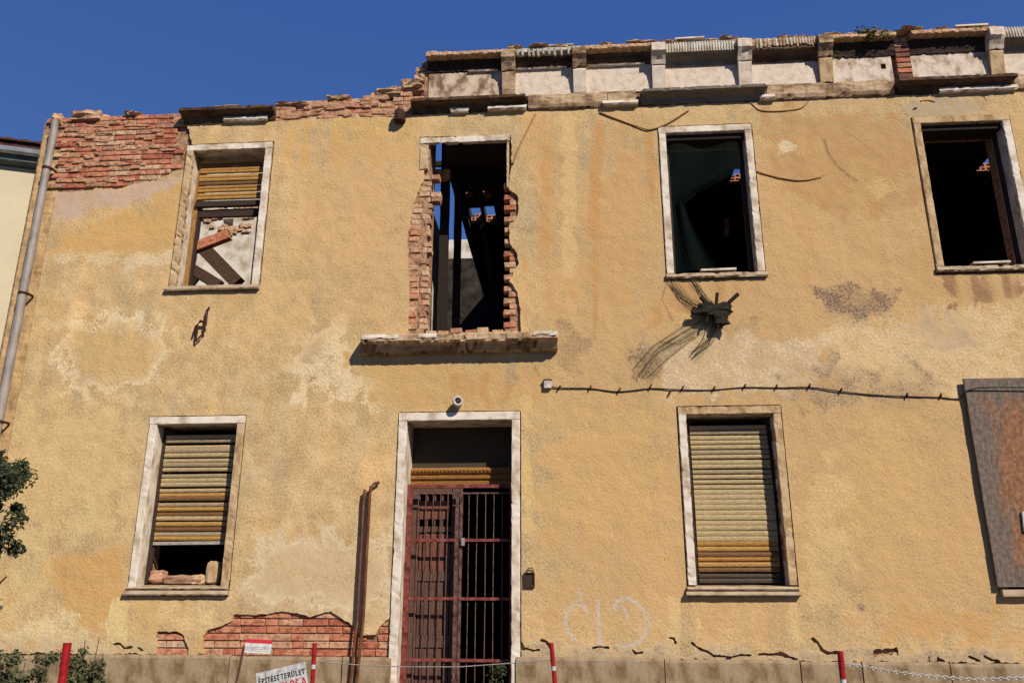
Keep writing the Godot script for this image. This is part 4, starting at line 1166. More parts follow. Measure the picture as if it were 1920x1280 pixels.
func build_door() -> void:
	# carved transom beam
	var tr := part("transom_beam", slab(-1.84, -0.68, [Vector2(-0.44, 2.90), Vector2(-0.345, 2.90), Vector2(-0.34, 2.93), Vector2(-0.36, 2.94), Vector2(-0.36, 2.955), Vector2(-0.335, 2.965), Vector2(-0.33, 2.99), Vector2(-0.355, 3.0), Vector2(-0.355, 3.02), Vector2(-0.33, 3.03), Vector2(-0.325, 3.06), Vector2(-0.35, 3.09), Vector2(-0.44, 3.09)], 310, 0.003), mats["carved_wood"], house)
	rng.seed = 311
	for k in 26:
		var c := Shape.new()
		c.lump(Vector3(0.028, 0.026, 0.02), 600 + k % 5, 0.2, 2)
		part("carving", c, mats["carved_wood"], tr).position = Vector3(-1.80 + k * 0.044, 3.058, -0.324)
	var pane := Shape.new()
	pane.box(Vector3(-1.84, 3.092, -0.405), Vector3(-0.68, 3.56, -0.399))
	part("transom_pane", pane, mats["dusty_glass"], house)
	# left leaf, shut
	var d := Node3D.new()
	d.name = "door"
	house.add_child(d, true)
	var dm: StandardMaterial3D = mats["door_wood"]
	for e in [[-1.84, -1.735, 0.5, 2.895], [-1.37, -1.255, 0.5, 2.895]]:
		part("stile", upright(e[2], e[3], rect_prof(e[0], e[1], -0.40, -0.35, 0.008), 320, 0.002, 0.0, 0.0, 0.2), dm, d)
	for e in [[0.5, 0.62], [1.18, 1.30], [1.86, 1.96], [2.80, 2.893]]:
		part("rail", slab(-1.733, -1.372, [Vector2(-0.398, e[0]), Vector2(-0.353, e[0]), Vector2(-0.353, e[1]), Vector2(-0.398, e[1])], 321, 0.002, 0.0, 0.0, 0.2), dm, d)
	for k in 5:
		var x := -1.731 + k * 0.0718
		part("plank", upright(0.62, 1.178, rect_prof(x, x + 0.066, -0.39, -0.368, 0.006), 330 + k, 0.001, 0.0, 0.0, 0.3), dm, d)
		part("plank", upright(1.302, 1.858, rect_prof(x, x + 0.066, -0.39, -0.368, 0.006), 340 + k, 0.001, 0.0, 0.0, 0.3), dm, d)
		part("plank", upright(1.962, 2.36, rect_prof(x, x + 0.066, -0.39, -0.368, 0.006), 350 + k, 0.001, 0.0, 0.0, 0.3), mats["door_panel"] if k < 4 else dm, d)
	part("board", slab(-1.732, -1.40, [Vector2(-0.385, 2.52), Vector2(-0.365, 2.52), Vector2(-0.362, 2.72), Vector2(-0.385, 2.72)], 360, 0.004), mats["door_panel"], d)
	part("board", slab(-1.733, -1.372, [Vector2(-0.385, 2.38), Vector2(-0.365, 2.38), Vector2(-0.362, 2.44), Vector2(-0.385, 2.44)], 361, 0.004), dm, d)
	for k in 3:
		part("glazing_bar", upright(2.36, 2.80, rect_prof(-1.66 + k * 0.085, -1.64 + k * 0.085, -0.392, -0.372, 0.004), 365, 0.001, 0.0, 0.0, 0.2), dm, d)
	# right leaf, standing open into the hall
	var d2 := Node3D.new()
	d2.name = "door"
	house.add_child(d2, true)
	part("leaf", beam(Vector3(-0.72, 0.5, -0.66), Vector3(-0.70, 2.89, -0.66), 0.5, 0.045, 9), mats["frame_dark"], d2)
	# ---- iron security gate
	var g := Node3D.new()
	g.name = "security_gate"
	house.add_child(g, true)
	g.set_meta("label", "oxide red iron security gate with slender upright bars and flat cross rails")
	var gm: StandardMaterial3D = mats["gate_paint"]
	var z := -0.2
	part("stile", beam(Vector3(-1.815, 0.5, z), Vector3(-1.815, 2.88, z), 0.04, 0.055, 2, 0.001), gm, g)
	part("stile", beam(Vector3(-0.69, 0.5, z), Vector3(-0.69, 2.88, z), 0.03, 0.04, 2, 0.001), gm, g)
	part("stile", beam(Vector3(-1.285, 0.5, z + 0.005), Vector3(-1.285, 2.80, z + 0.005), 0.035, 0.03, 2, 0.001), mats["gate_bar"], g)
	part("stile", beam(Vector3(-1.24, 0.5, z), Vector3(-1.24, 2.80, z), 0.028, 0.03, 2, 0.001), mats["gate_bar"], g)
	part("rail", beam(Vector3(-1.793, 2.862, z), Vector3(-0.708, 2.856, z), 0.03, 0.036, 2, 0.001), gm, g)
	for y in [2.28, 1.676, 1.066, 0.55]:
		part("rail", beam(Vector3(-1.793, y, z + 0.018), Vector3(-1.27, y, z + 0.018), 0.012, 0.03, 2, 0.0006), gm, g)
		part("rail", beam(Vector3(-1.25, y - 0.002, z + 0.018), Vector3(-0.706, y - 0.004, z + 0.018), 0.012, 0.03, 2, 0.0006), gm, g)
	part("top_bar", beam(Vector3(-1.79, 2.785, z), Vector3(-0.706, 2.782, z), 0.012, 0.014, 2, 0.0005), mats["gate_bar"], g)
	var bars := []
	for k in 5:
		bars.append(-1.72 + k * 0.082)
	for k in 5:
		bars.append(-1.16 + k * 0.092)
	for x in bars:
		var s := Shape.new()
		var w := sin(x * 37.0) * 0.004
		s.tube([Vector3(x, 0.5, z), Vector3(x + w, 1.6, z), Vector3(x, 2.785, z)], 0.0065, 6)
		part("bar", s, mats["gate_bar"], g)
	var lk := Shape.new()
	lk.box(Vector3(-1.23, 2.22, z + 0.02), Vector3(-1.195, 2.30, z + 0.045))
	part("padlock", lk, mats["zinc"], g)
	var st := Shape.new()
	st.box(Vector3(-1.93, -0.1, -0.44), Vector3(-0.65, 0.499, 0.1))
	part("door_step", st, mats["plinth_stone"], house)
	st = Shape.new()
	st.box(Vector3(-1.98, -0.1, 0.102), Vector3(-0.6, 0.33, 0.4))
	part("door_step", st, mats["plinth_stone"], house)
	st = Shape.new()
	st.box(Vector3(-1.98, -0.1, 0.402), Vector3(-0.6, 0.165, 0.7))
	part("door_step", st, mats["plinth_stone"], house)


func hood(x0: float, x1: float, sd: int, m: Material, y := 7.47) -> void:
	# weathered moulded hood over a window, its underside hollowed
	var prof := [Vector2(-0.1, y), Vector2(0.022, y), Vector2(0.03, y + 0.03), Vector2(0.045, y + 0.062), Vector2(0.075, y + 0.082), Vector2(0.125, y + 0.098), Vector2(0.145, y + 0.105), Vector2(0.15, y + 0.14), Vector2(0.08, y + 0.165), Vector2(-0.1, y + 0.19)]
	part("window_hood", slab(x0, x1, prof, sd, 0.006, 0.02, 0.04, 0.03), m, house)


func build_parapet() -> void:
	var cs: StandardMaterial3D = mats["cornice_stone"]
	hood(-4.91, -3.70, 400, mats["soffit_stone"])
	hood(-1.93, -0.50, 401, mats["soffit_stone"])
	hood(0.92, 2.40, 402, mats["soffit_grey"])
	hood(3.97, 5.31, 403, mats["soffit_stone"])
	hood(6.7, 7.44, 404, cs)
	# frieze between the hoods
	for e in [[-0.47, 0.50], [0.51, 0.85], [2.43, 3.93], [5.34, 6.68]]:
		part("frieze_block", slab(e[0], e[1], [Vector2(-0.1, 7.468), Vector2(0.02, 7.462), Vector2(0.034, 7.475), Vector2(0.05, 7.52), Vector2(0.045, 7.66), Vector2(-0.1, 7.672)], 410 + int(e[0] * 3), 0.009, 0.02, 0.01), cs, house)
	# what is left of the white moulding under the frieze
	for e in [[0.44, 0.87, 0.065], [-0.98, -0.5, 0.06], [-1.45, -1.22, 0.05], [2.36, 2.52, 0.06], [4.45, 5.34, 0.05], [-4.35, -3.78, 0.05]]:
		part("moulding", slab(e[0], e[1], [Vector2(-0.05, 7.452), Vector2(e[2], 7.458), Vector2(e[2] + 0.012, 7.475), Vector2(e[2] + 0.005, 7.515), Vector2(-0.05, 7.52)], 430 + int(e[0] * 5), 0.006, 0.02, 0.03), mats["white_paint"], house)
	# plaster panels between the piers, piers and the wall behind
	var gap := [Rect2(3.835, 7.845, 0.06, 0.075)]
	part("parapet_wall", pierced_wall(Vector2(-1.80, 7.61), Vector2(7.44, 8.26), gap, -0.42, -0.02), mats["mortar"], house)
	var piers := [-0.72, 0.17, 1.145, 2.195, 3.165, 4.10, 5.17, 6.2, 7.2]
	var xs := [-1.74]
	for p in piers:
		xs.append(p - 0.082)
		xs.append(p + 0.082)
	for k in range(0, xs.size() - 1, 2):
		var right: float = xs[k + 1] - (0.05 if k == 10 else 0.0)
		part("parapet_panel", pierced_wall(Vector2(xs[k], 7.675), Vector2(right, 8.06), gap if k == 10 else [], -0.03, 0.0), mats["panel_soot"] if k == 0 else mats["panel_sooty"] if k in [10, 12] else mats["panel_plaster"], house)
	var pier_mats := [cs, mats["panel_plaster"], mats["panel_plaster"], mats["panel_plaster"], mats["old_paint"], mats["mortar"], mats["old_paint"], cs, cs]
	for k in piers.size():
		var p: float = piers[k]
		if k == 5:
			rng.seed = 95
			for c in 8:
				lay_brick(Vector3(p, 7.715 + c * 0.074, 0.035), 7, [6, 0, 5, 2, 6, 6, 5, 4][c], 0.85, rng.randf_range(-0.03, 0.03))
			continue
		# corbelled pier that swells upwards to carry the crest
		part("parapet_pier", slab(p - 0.08, p + 0.08, [Vector2(-0.05, 7.672), Vector2(0.035, 7.672), Vector2(0.05, 7.75), Vector2(0.065, 7.86), Vector2(0.085, 7.96)] + [Vector2(0.08, 7.99), Vector2(-0.05, 7.99)], 440 + k, 0.006, 0.012, 0.0), pier_mats[k], house)
		part("console", slab(p - 0.085, p + 0.085, [Vector2(-0.05, 7.992), Vector2(0.095, 7.992), Vector2(0.115, 8.04), Vector2(0.15, 8.09), Vector2(0.19, 8.13), Vector2(0.19, 8.235), Vector2(0.14, 8.275), Vector2(-0.05, 8.295)], 450 + k, 0.012, 0.03, 0.0), mats["panel_plaster"] if k in [2, 3, 6] else cs, house)
	# main cornice, one weathered length between each pair of piers
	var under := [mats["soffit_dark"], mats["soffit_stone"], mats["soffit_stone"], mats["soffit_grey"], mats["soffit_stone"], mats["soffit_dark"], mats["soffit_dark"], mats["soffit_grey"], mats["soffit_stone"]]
	for k in piers.size():
		var a: float = (-1.76 if k == 0 else piers[k - 1] + 0.087)
		var b: float = piers[k] - 0.087
		var y := 8.045 if k < 3 else 8.0
		if k in [3, 4, 7, 8]:
			# moulded lengths whose cement crest still stands, cast in ridges
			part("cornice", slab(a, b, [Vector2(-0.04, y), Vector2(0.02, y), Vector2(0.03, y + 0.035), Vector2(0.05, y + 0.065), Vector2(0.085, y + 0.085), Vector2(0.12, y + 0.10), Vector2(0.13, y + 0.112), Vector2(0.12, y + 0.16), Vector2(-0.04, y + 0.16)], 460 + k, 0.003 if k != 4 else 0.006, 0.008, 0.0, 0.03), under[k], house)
			var lip := part("cornice_lip", slab(a, b, [Vector2(-0.3, 8.165), Vector2(0.10, 8.165), Vector2(0.125, 8.165), Vector2(0.125, 8.24), Vector2(0.10, 8.28), Vector2(0.04, 8.30), Vector2(-0.3, 8.31)], 480 + k, 0.005, 0.012, 0.0, 0.03), mats["corrugated_cement"] if k != 4 else mats["cornice_stone"], house)
			rng.seed = 490 + k
			var x := a + 0.02
			while x < b - 0.02:
				if k in [3, 7] or rng.randf() < 0.8:
					var t := Shape.new()
					var low := 8.118 + (rng.randf_range(0.0, 0.05) if k == 4 else 0.0)
					t.sweep(Vector3(x, low, 0.128), Vector3(x, 8.27, 0.112), Vector3.RIGHT, Vector3(0, 0, 1), [Vector2(-0.012, -0.02), Vector2(0.012, -0.02), Vector2(0.014, 0.006), Vector2(0.006, 0.015), Vector2(-0.006, 0.015), Vector2(-0.014, 0.006)], 4, 0.002 if k != 4 else 0.005, noise(int(x * 90), 1.0, 2))
					part("ridge", t, mats["corrugated_cement"] if k != 4 or rng.randf() < 0.5 else mats["cornice_stone"], lip)
				x += 0.0335 if k in [3, 7] else rng.randf_range(0.03, 0.05)
			continue
		# broken lengths: the moulding has dropped off and bares sooty masonry under an overhanging crest
		var rough: float = [0.012, 0.008, 0.010, 0, 0, 0.016, 0.012, 0, 0][k]
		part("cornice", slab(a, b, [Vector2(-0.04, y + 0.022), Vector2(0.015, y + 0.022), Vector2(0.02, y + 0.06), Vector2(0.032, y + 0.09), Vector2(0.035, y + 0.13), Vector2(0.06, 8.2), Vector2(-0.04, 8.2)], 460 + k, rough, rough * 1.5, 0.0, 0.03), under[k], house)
		var reach: float = [0.16, 0.15, 0.155, 0, 0, 0.15, 0.16, 0, 0][k]
		part("cornice_lip", slab(a, b, [Vector2(-0.3, 8.205), Vector2(reach * 0.5, 8.205), Vector2(reach * 0.97, 8.215), Vector2(reach, 8.225), Vector2(reach, 8.262), Vector2(reach * 0.8, 8.28), Vector2(-0.1, 8.30), Vector2(-0.3, 8.30)], 480 + k, 0.012, 0.02, 0.01, 0.025), mats["rubble"] if k != 1 else mats["corrugated_cement"], house)
		# white fillet left above the panel
		for e in ([[0.55, 0.95]] if k == 0 else [[0.02, 0.9]]):
			if k in [0, 1, 2]:
				part("fillet", slab(lerpf(a, b, e[0]), lerpf(a, b, e[1]), [Vector2(-0.02, y), Vector2(0.032, y), Vector2(0.04, y + 0.012), Vector2(0.025, y + 0.024), Vector2(-0.02, y + 0.026)], 500 + k, 0.003, 0.008, 0.01), mats["panel_plaster"], house)
		if k == 1:
			rng.seed = 495
			var x2 := a + 0.03
			while x2 < b - 0.03:
				var t2 := Shape.new()
				t2.sweep(Vector3(x2, 8.15 + rng.randf_range(0, 0.04), 0.13), Vector3(x2, 8.25, 0.145), Vector3.RIGHT, Vector3(0, 0, 1), [Vector2(-0.016, -0.02), Vector2(0.016, -0.02), Vector2(0.011, 0.014), Vector2(-0.011, 0.014)], 3, 0.004, noise(int(x2 * 90), 1.0, 2))
				part("ridge", t2, mats["corrugated_cement"], house)
				x2 += rng.randf_range(0.05, 0.09)
	# capping sheets and rubble on the crest
	part("capping_sheet", beam(Vector3(1.36, 8.318, 0.04), Vector3(1.72, 8.322, 0.04), 0.2, 0.02, 3), mats["white_paint"], house)
	part("capping_sheet", beam(Vector3(-0.45, 8.308, 0.03), Vector3(0.1, 8.312, 0.03), 0.2, 0.012, 3), mats["plastic_white"], house)
	part("capping_sheet", beam(Vector3(4.72, 8.308, 0.05), Vector3(5.1, 8.312, 0.05), 0.2, 0.02, 3), mats["white_paint"], house)
	rng.seed = 97
	var x3 := -1.7
	var k3 := 0
	while x3 < 6.4:
		var l := Shape.new()
		var w := rng.randf_range(0.08, 0.26)
		l.lump(Vector3(w, rng.randf_range(0.02, 0.05), rng.randf_range(0.1, 0.2)), 700 + k3, 0.35, 3)
		part("rubble_lump", l, mats["rubble"], house).position = Vector3(x3, 8.298 + rng.randf_range(-0.01, 0.012), 0.03 + rng.randf_range(-0.05, 0.06))
		x3 += w * 0.9 + rng.randf_range(0.0, 0.2)
		k3 += 1
	# torn end of the parapet: stepped bricks
	rng.seed = 96
	for c in 9:
		var y := 7.64 + c * 0.074
		lay_brick(Vector3(-1.80 + [0.0, -0.03, 0.03, 0.01, 0.06, 0.0, -0.05, -0.06, 0.02][c], y, -0.03), rng.randi_range(4, 6), [4, 3, 6, 5, 6, 6, 4, 3, 5][c], 1.0, rng.randf_range(-0.08, 0.08))
		lay_brick(Vector3(-1.84 + [0.04, -0.02, 0.04, 0.0, 0.05, 0.0, -0.03, -0.04, 0.03][c], y, -0.18), rng.randi_range(4, 6), [4, 3, 5, 5, 6, 6, 4, 3, 5][c], 1.0, rng.randf_range(-0.08, 0.08))


func build_interior() -> void:
	var ip: StandardMaterial3D = mats["interior_plaster"]
	var idk: StandardMaterial3D = mats["interior_dark"]
	# storey floors, closed rooms below
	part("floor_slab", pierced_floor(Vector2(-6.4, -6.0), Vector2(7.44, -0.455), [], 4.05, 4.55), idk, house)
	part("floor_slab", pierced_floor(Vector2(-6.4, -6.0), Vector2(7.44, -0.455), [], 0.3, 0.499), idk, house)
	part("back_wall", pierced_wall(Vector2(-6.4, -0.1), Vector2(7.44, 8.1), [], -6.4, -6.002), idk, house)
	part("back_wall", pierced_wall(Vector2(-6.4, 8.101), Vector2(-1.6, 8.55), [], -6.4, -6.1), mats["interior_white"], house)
	for e in [[-2.6, 0.5, 4.04], [0.2, 0.5, 4.04], [3.2, 0.5, 4.04], [7.1, 0.5, 7.14], [2.95, 4.552, 7.14], [-0.1, 4.552, 7.14]]:
		part("partition", pierced_floor(Vector2(e[0], -5.998), Vector2(e[0] + 0.15, -0.457), [], e[1], e[2]), idk, house)
	# ceiling over the right-hand rooms, broken through in places
	var ceil_holes := [Rect2(2.25, -1.74, 0.23, 0.46), Rect2(5.54, -1.68, 0.28, 0.46), Rect2(-1.50, -2.72, 0.18, 0.54), Rect2(-1.27, -2.78, 0.16, 0.64), Rect2(-1.48, -1.90, 0.10, 0.22), Rect2(-1.23, -1.88, 0.10, 0.22)]
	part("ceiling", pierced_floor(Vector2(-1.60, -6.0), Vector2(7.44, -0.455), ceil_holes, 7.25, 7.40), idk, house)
	# roof boards still lying over the attic beyond the holes
	for r in ceil_holes:
		hollow_blocks(r)
	# left: open to the sky, white room wall with a hole knocked in it
	var far := Shape.new()
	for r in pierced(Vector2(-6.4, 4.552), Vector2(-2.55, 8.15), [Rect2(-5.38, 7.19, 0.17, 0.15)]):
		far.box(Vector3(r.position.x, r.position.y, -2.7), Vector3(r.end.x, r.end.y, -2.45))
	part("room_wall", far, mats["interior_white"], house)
	rng.seed = 55
	for k in 30:
		var l := Shape.new()
		l.lump(Vector3(rng.randf_range(0.06, 0.2), rng.randf_range(0.04, 0.09), 0.05), 800 + k, 0.3, 3)
		var t := rng.randf() * TAU
		part("rubble_lump", l, mats["rubble"], house).position = Vector3(-5.20 + cos(t) * rng.randf_range(0.16, 0.5), 7.33 + sin(t) * rng.randf_range(0.13, 0.3), -2.445)
	part("side_partition", upright(4.552, 6.72, [Vector2(-2.02, -2.6), Vector2(-1.84, -2.6), Vector2(-1.84, -0.46), Vector2(-2.02, -0.46)], 56, 0.01, 0.0, 0.06, 0.1), mats["interior_white"], house)
	# charred roof timbers behind the balcony door
	var posts := [
		[Vector3(-1.63, 4.56, -0.9), Vector3(-1.64, 7.9, -0.9), 0.11, 0.11], [Vector3(-1.555, 4.56, -1.6), Vector3(-1.565, 8.2, -1.6), 0.07, 0.10],
		[Vector3(-1.56, 7.20, -0.46), Vector3(-1.57, 7.18, -5.9), 0.09, 0.16], [Vector3(-2.6, 7.75, -1.7), Vector3(-1.35, 7.72, -1.7), 0.06, 0.07], [Vector3(-0.95, 4.6, -3.4), Vector3(-1.3, 7.2, -2.6), 0.10, 0.12],
	]
	for k in posts.size():
		var e: Array = posts[k]
		solo("roof_timber", beam(e[0], e[1], e[2], e[3], 60 + k, 0.006), mats["timber_dark"], ["dark upright post just inside the balcony doorway, nearest the left jamb", "dark upright post standing further inside the balcony doorway", "dark beam along the broken ceiling edge behind the balcony doorway", "thin dark rail crossing the sky gap inside the balcony doorway", "slanting dark strut deep inside the balcony doorway"][k], "timber", "roof timbers inside the balcony doorway")
	var stub := Shape.new()
	stub.lump(Vector3(0.34, 0.14, 0.12), 870, 0.15, 4)
	var o := solo("broken_lintel", stub, mats["mortar"], "stub of broken brick lintel reaching from left jamb to post in balcony doorway", "lintel")
	o.position = Vector3(-1.68, 6.88, -0.5)
	# fallen timbers seen through the upper left window
	var fallen := [
		[Vector3(-4.661, 5.945, -0.420), Vector3(-4.134, 5.422, -0.420)] + [0.13, 0.17, "timber", "thick brown timber leaning down to right behind upper left window sill"],
		[Vector3(-4.779, 5.646, -0.360), Vector3(-4.336, 5.376, -0.360)] + [0.10, 0.13, "timber", "short dark timber leaning behind upper left window sill, lowest of the pile"],
		[Vector3(-4.739, 5.892, -0.360), Vector3(-4.288, 6.068, -0.360)] + [0.10, 0.12, "brick_0", "reddish wooden block lying aslant across upper left window opening"],
		[Vector3(-4.75, 5.30, -0.34), Vector3(-4.62, 5.52, -0.34), 0.05, 0.07, "timber_dark", "small dark offcut standing in lower left corner of upper left window"],
		[Vector3(-4.10, 5.32, -0.50), Vector3(-3.80, 5.44, -0.48), 0.06, 0.10, "timber_dark", "dark offcut lying in lower right corner of upper left window"],
	]
	for k in fallen.size():
		var e: Array = fallen[k]
		solo("fallen_timber", beam(e[0], e[1], e[2], e[3], 80 + k, 0.004), mats[e[4]], e[5], "timber", "timbers piled in upper left window")
	# pale splinter and a beam end in the dark of the rooms
	solo("brick_fragment", beam(Vector3(2.20, 6.55, -1.9), Vector3(2.21, 6.8, -1.9), 0.10, 0.06, 91, 0.006), mats["hollow_clay"], "small terracotta fragment in the dark of the netted upper window", "brick")
	# rubble on the sill of the lower left window
	var rub := [[-4.58, 1.90, 0.15, 0.13, "brick_3", "pinkish broken brick at left end of lower left window sill"], [-4.32, 1.87, 0.34, 0.09, "mortar", "grey heap of crumbled mortar in middle of lower left window sill"], [-4.10, 1.87, 0.14, 0.10, "rubble", "pale lump of plaster beside the brick block on lower left sill"], [-3.95, 1.945, 0.15, 0.23, "old_paint", "upright ochre brick block on right of lower left window sill"]]
	for k in rub.size():
		var e: Array = rub[k]
		var s := Shape.new()
		s.lump(Vector3(e[2], e[3], 0.14), 880 + k, 0.2 if k != 3 else 0.08, 4)
		solo("rubble_chunk", s, mats[e[4]], e[5], "rubble", "rubble on lower left window sill").position = Vector3(e[0], e[1], -0.2)


func hollow_blocks(r: Rect2) -> void:
	# cut ends of hollow clay ceiling blocks along the far edge of a hole in the ceiling
	var cells := maxi(1, int(r.size.x / 0.058))
	var cw := r.size.x / cells
	for row in 2:
		for k in cells:
			if row == 1 and k == 0 and cells > 2:
				continue
			var s := Shape.new()
			var t := 0.009
			var hh := 0.054
			for f in [Rect2(0, 0, cw - 0.003, t), Rect2(0, hh - t, cw - 0.003, t), Rect2(0, t, t, hh - 2 * t), Rect2(cw - 0.003 - t, t, t, hh - 2 * t)]:
				s.box(Vector3(f.position.x, f.position.y, -0.10), Vector3(f.end.x, f.end.y, 0.0))
			part("hollow_block", s, mats["hollow_clay"], house).position = Vector3(r.position.x + k * cw, 7.26 + row * 0.056, r.position.y + 0.11)


func build_neighbour() -> void:
	var t := thing("neighbouring_house", "plain cream house with grey eaves and dark red tiles beyond the rainwater pipe", "house", Vector3(-6.82, 0, -0.36))
	t.rotation.y = deg_to_rad(20.0)
	var s := Shape.new()
	s.box(Vector3(-9, -0.1, -6), Vector3(0.0, 7.06, 0))
	part("wall", s, mats["neighbour_plaster"], t)
	part("soffit", slab(-9, 0.02, [Vector2(-0.1, 7.05), Vector2(0.12, 7.10), Vector2(0.14, 7.19), Vector2(-0.1, 7.19)], 5, 0.0, 0.0, 0.0, 1.0), mats["fascia"], t)
	var g := Shape.new()
	g.sweep(Vector3(-9, 7.21, 0.17), Vector3(0.02, 7.21, 0.17), Vector3(0, 0, 1), Vector3.UP, [Vector2(-0.05, 0.03), Vector2(-0.045, -0.02), Vector2(0.0, -0.045), Vector2(0.045, -0.02), Vector2(0.055, 0.035), Vector2(0.04, 0.03), Vector2(0.0, -0.03), Vector2(-0.04, 0.03)], 4)
	part("gutter", g, mats["gutter_metal"], t)
	var roof := part("roof", slab(-9, 0.05, [Vector2(0.13, 7.36), Vector2(-3, 8.6), Vector2(-3, 8.0), Vector2(0.12, 7.2), Vector2(0.13, 7.26)], 6, 0.0, 0.0, 0.0, 1.0), mats["roof_tile"], t)
	for k in 18:
		for row in 3:
			var b := Shape.new()
			b.sweep(Vector3(-0.12 - k * 0.2, 7.37 + row * 0.107, 0.17 - row * 0.27), Vector3(-0.12 - k * 0.2, 7.51 + row * 0.107, -0.17 - row * 0.27), Vector3.RIGHT, Vector3.UP, [Vector2(-0.098, -0.01), Vector2(0.098, -0.01), Vector2(0.095, 0.012), Vector2(0.0, 0.03), Vector2(-0.095, 0.012)], 1)
			part("tile", b, mats["roof_tile"], roof)


func build_fittings() -> void:
	# ---- rainwater pipe
	var p := thing("rainwater_pipe", "grey zinc rainwater pipe running down the left corner of the ruined house", "pipe")
	var s := Shape.new()
	s.tube([Vector3(-6.57, -0.05, 0.075), Vector3(-6.57, 3.66, 0.075)], 0.046, 14)
	part("lower_section", s, mats["zinc"], p)
	s = Shape.new()
	s.tube([Vector3(-6.57, 3.60, 0.075), Vector3(-6.57, 6.1, 0.075)], 0.05, 14)
	part("middle_section", s, mats["zinc"], p)
	s = Shape.new()
	s.tube([Vector3(-6.57, 6.04, 0.075), Vector3(-6.57, 7.30, 0.075), Vector3(-6.57, 7.44, 0.08), Vector3(-6.565, 7.53, 0.10)], 0.046, 14)
	part("upper_section", s, mats["zinc"], p)
	for y in [6.86, 5.17, 3.60]:
		var b := Shape.new()
		b.tube([Vector3(-6.57, y - 0.014, 0.075), Vector3(-6.57, y + 0.014, 0.075)], 0.057, 14)
		b.box(Vector3(-6.52, y - 0.012, -0.03), Vector3(-6.50, y + 0.012, 0.07))
		b.box(Vector3(-6.64, y - 0.012, -0.03), Vector3(-6.62, y + 0.012, 0.05))
		part("bracket", b, mats["iron"], p)
	# ---- two thin rusty pipes beside the door
	for e in [[-2.272, "left and lower of two thin rusty pipes rising beside the front door", 2.80, 0.0145], [-2.208, "right of two thin rusty pipes beside the front door, with hooked top", 2.83, 0.0175]]:
		s = Shape.new()
		var path := [Vector3(e[0] - 0.03, -0.05, 0.085), Vector3(e[0] - 0.03, 0.8, 0.085), Vector3(e[0], 1.5, 0.055), Vector3(e[0], e[2] - 0.08, 0.055), Vector3(e[0] + 0.01, e[2], 0.06)]
		if e[3] > 0.016:
			path.append(Vector3(e[0] + 0.045, e[2] + 0.03, 0.06))
			path.append(Vector3(e[0] + 0.09, e[2] + 0.045, 0.03))
		s.tube(path, e[3], 10)
		solo("rusty_pipe", s, mats["rusty_pipe"], e[1], "pipe", "rusty pipes beside the door")
	# ---- lamp over the door
	var lamp := thing("wall_lamp", "small round white lamp holder above the front door", "lamp", Vector3(-1.275, 3.74, 0))
	s = Shape.new()
	s.lathe(Vector3(0, 0, 0.0), Vector3(0, 0.10, 1).normalized(), [Vector2(0.0, -0.02), Vector2(0.045, -0.02), Vector2(0.045, 0.02), Vector2(0.03, 0.03), Vector2(0.032, 0.09)], 18)
	part("base", s, mats["plastic_white"], lamp)
	s = Shape.new()
	s.lathe(Vector3(0, 0.012, 0.06), Vector3(0.25, 0.05, 1).normalized(), [Vector2(0.02, 0.0), Vector2(0.056, 0.0), Vector2(0.060, 0.05), Vector2(0.052, 0.062), Vector2(0.036, 0.06), Vector2(0.032, 0.02), Vector2(0.0, 0.015)], 20)
	part("holder", s, mats["plastic_white"], lamp)
	s = Shape.new()
	s.lathe(Vector3(0.012, 0.014, 0.08), Vector3(0.25, 0.05, 1).normalized(), [Vector2(0.022, 0.0), Vector2(0.022, 0.03), Vector2(0.0, 0.034)], 12)
	part("socket", s, mats["frame_dark"], lamp)
	# ---- bell box right of the door
	var bell := thing("bell_box", "small open metal bell box on the wall right of the front door", "box", Vector3(-0.487, 1.86, 0))
	s = Shape.new()
	for r in pierced(Vector2(-0.055, -0.075), Vector2(0.055, 0.075), [Rect2(-0.043, -0.055, 0.086, 0.118)]):
		s.box(Vector3(r.position.x, r.position.y, -0.03), Vector3(r.end.x, r.end.y, 0.03))
	part("case", s, mats["iron"], bell)
	s = Shape.new()
	s.box(Vector3(-0.043, -0.055, 0.008), Vector3(0.043, 0.063, 0.014))
	part("back_plate", s, mats["frame_dark"], bell)
	s = Shape.new()
	s.tube([Vector3(-0.03, 0.075, 0.02), Vector3(-0.01, 0.115, 0.022), Vector3(0.03, 0.12, 0.02), Vector3(0.045, 0.08, 0.01)], 0.006, 6)
	part("wire", s, mats["cable"], bell)
	# ---- rusty iron bracket under the upper left window
	var hook := thing("iron_bracket", "rusty iron wall bracket with forked ends below the upper left window", "bracket", Vector3(-4.30, 4.78, 0))
	s = Shape.new()
	s.tube([Vector3(0.03, 0.20, -0.02), Vector3(0.025, 0.12, 0.04), Vector3(0.03, 0.02, 0.05), Vector3(0.03, -0.06, 0.045)], 0.016, 7)
	part("stem", s, mats["iron"], hook)
	s = Shape.new()
	s.tube([Vector3(0.03, -0.02, 0.05), Vector3(-0.03, -0.01, 0.06), Vector3(-0.075, -0.07, 0.06), Vector3(-0.10, -0.16, 0.05)], 0.020, 7, 0.012)
	part("arm", s, mats["iron"], hook)
	s = Shape.new()
	s.tube([Vector3(0.02, -0.05, 0.05), Vector3(0.035, -0.13, 0.05), Vector3(-0.01, -0.19, 0.05), Vector3(-0.06, -0.25, 0.045), Vector3(-0.062, -0.18, 0.05), Vector3(-0.055, -0.06, 0.055)], 0.013, 7)
	part("loop", s, mats["iron"], hook)
	# ---- cable with its clips and the junction box
	var jb := thing("junction_box", "small pale junction box at the left end of the wall cable", "box", Vector3(-0.275, 3.945, 0))
	s = Shape.new()
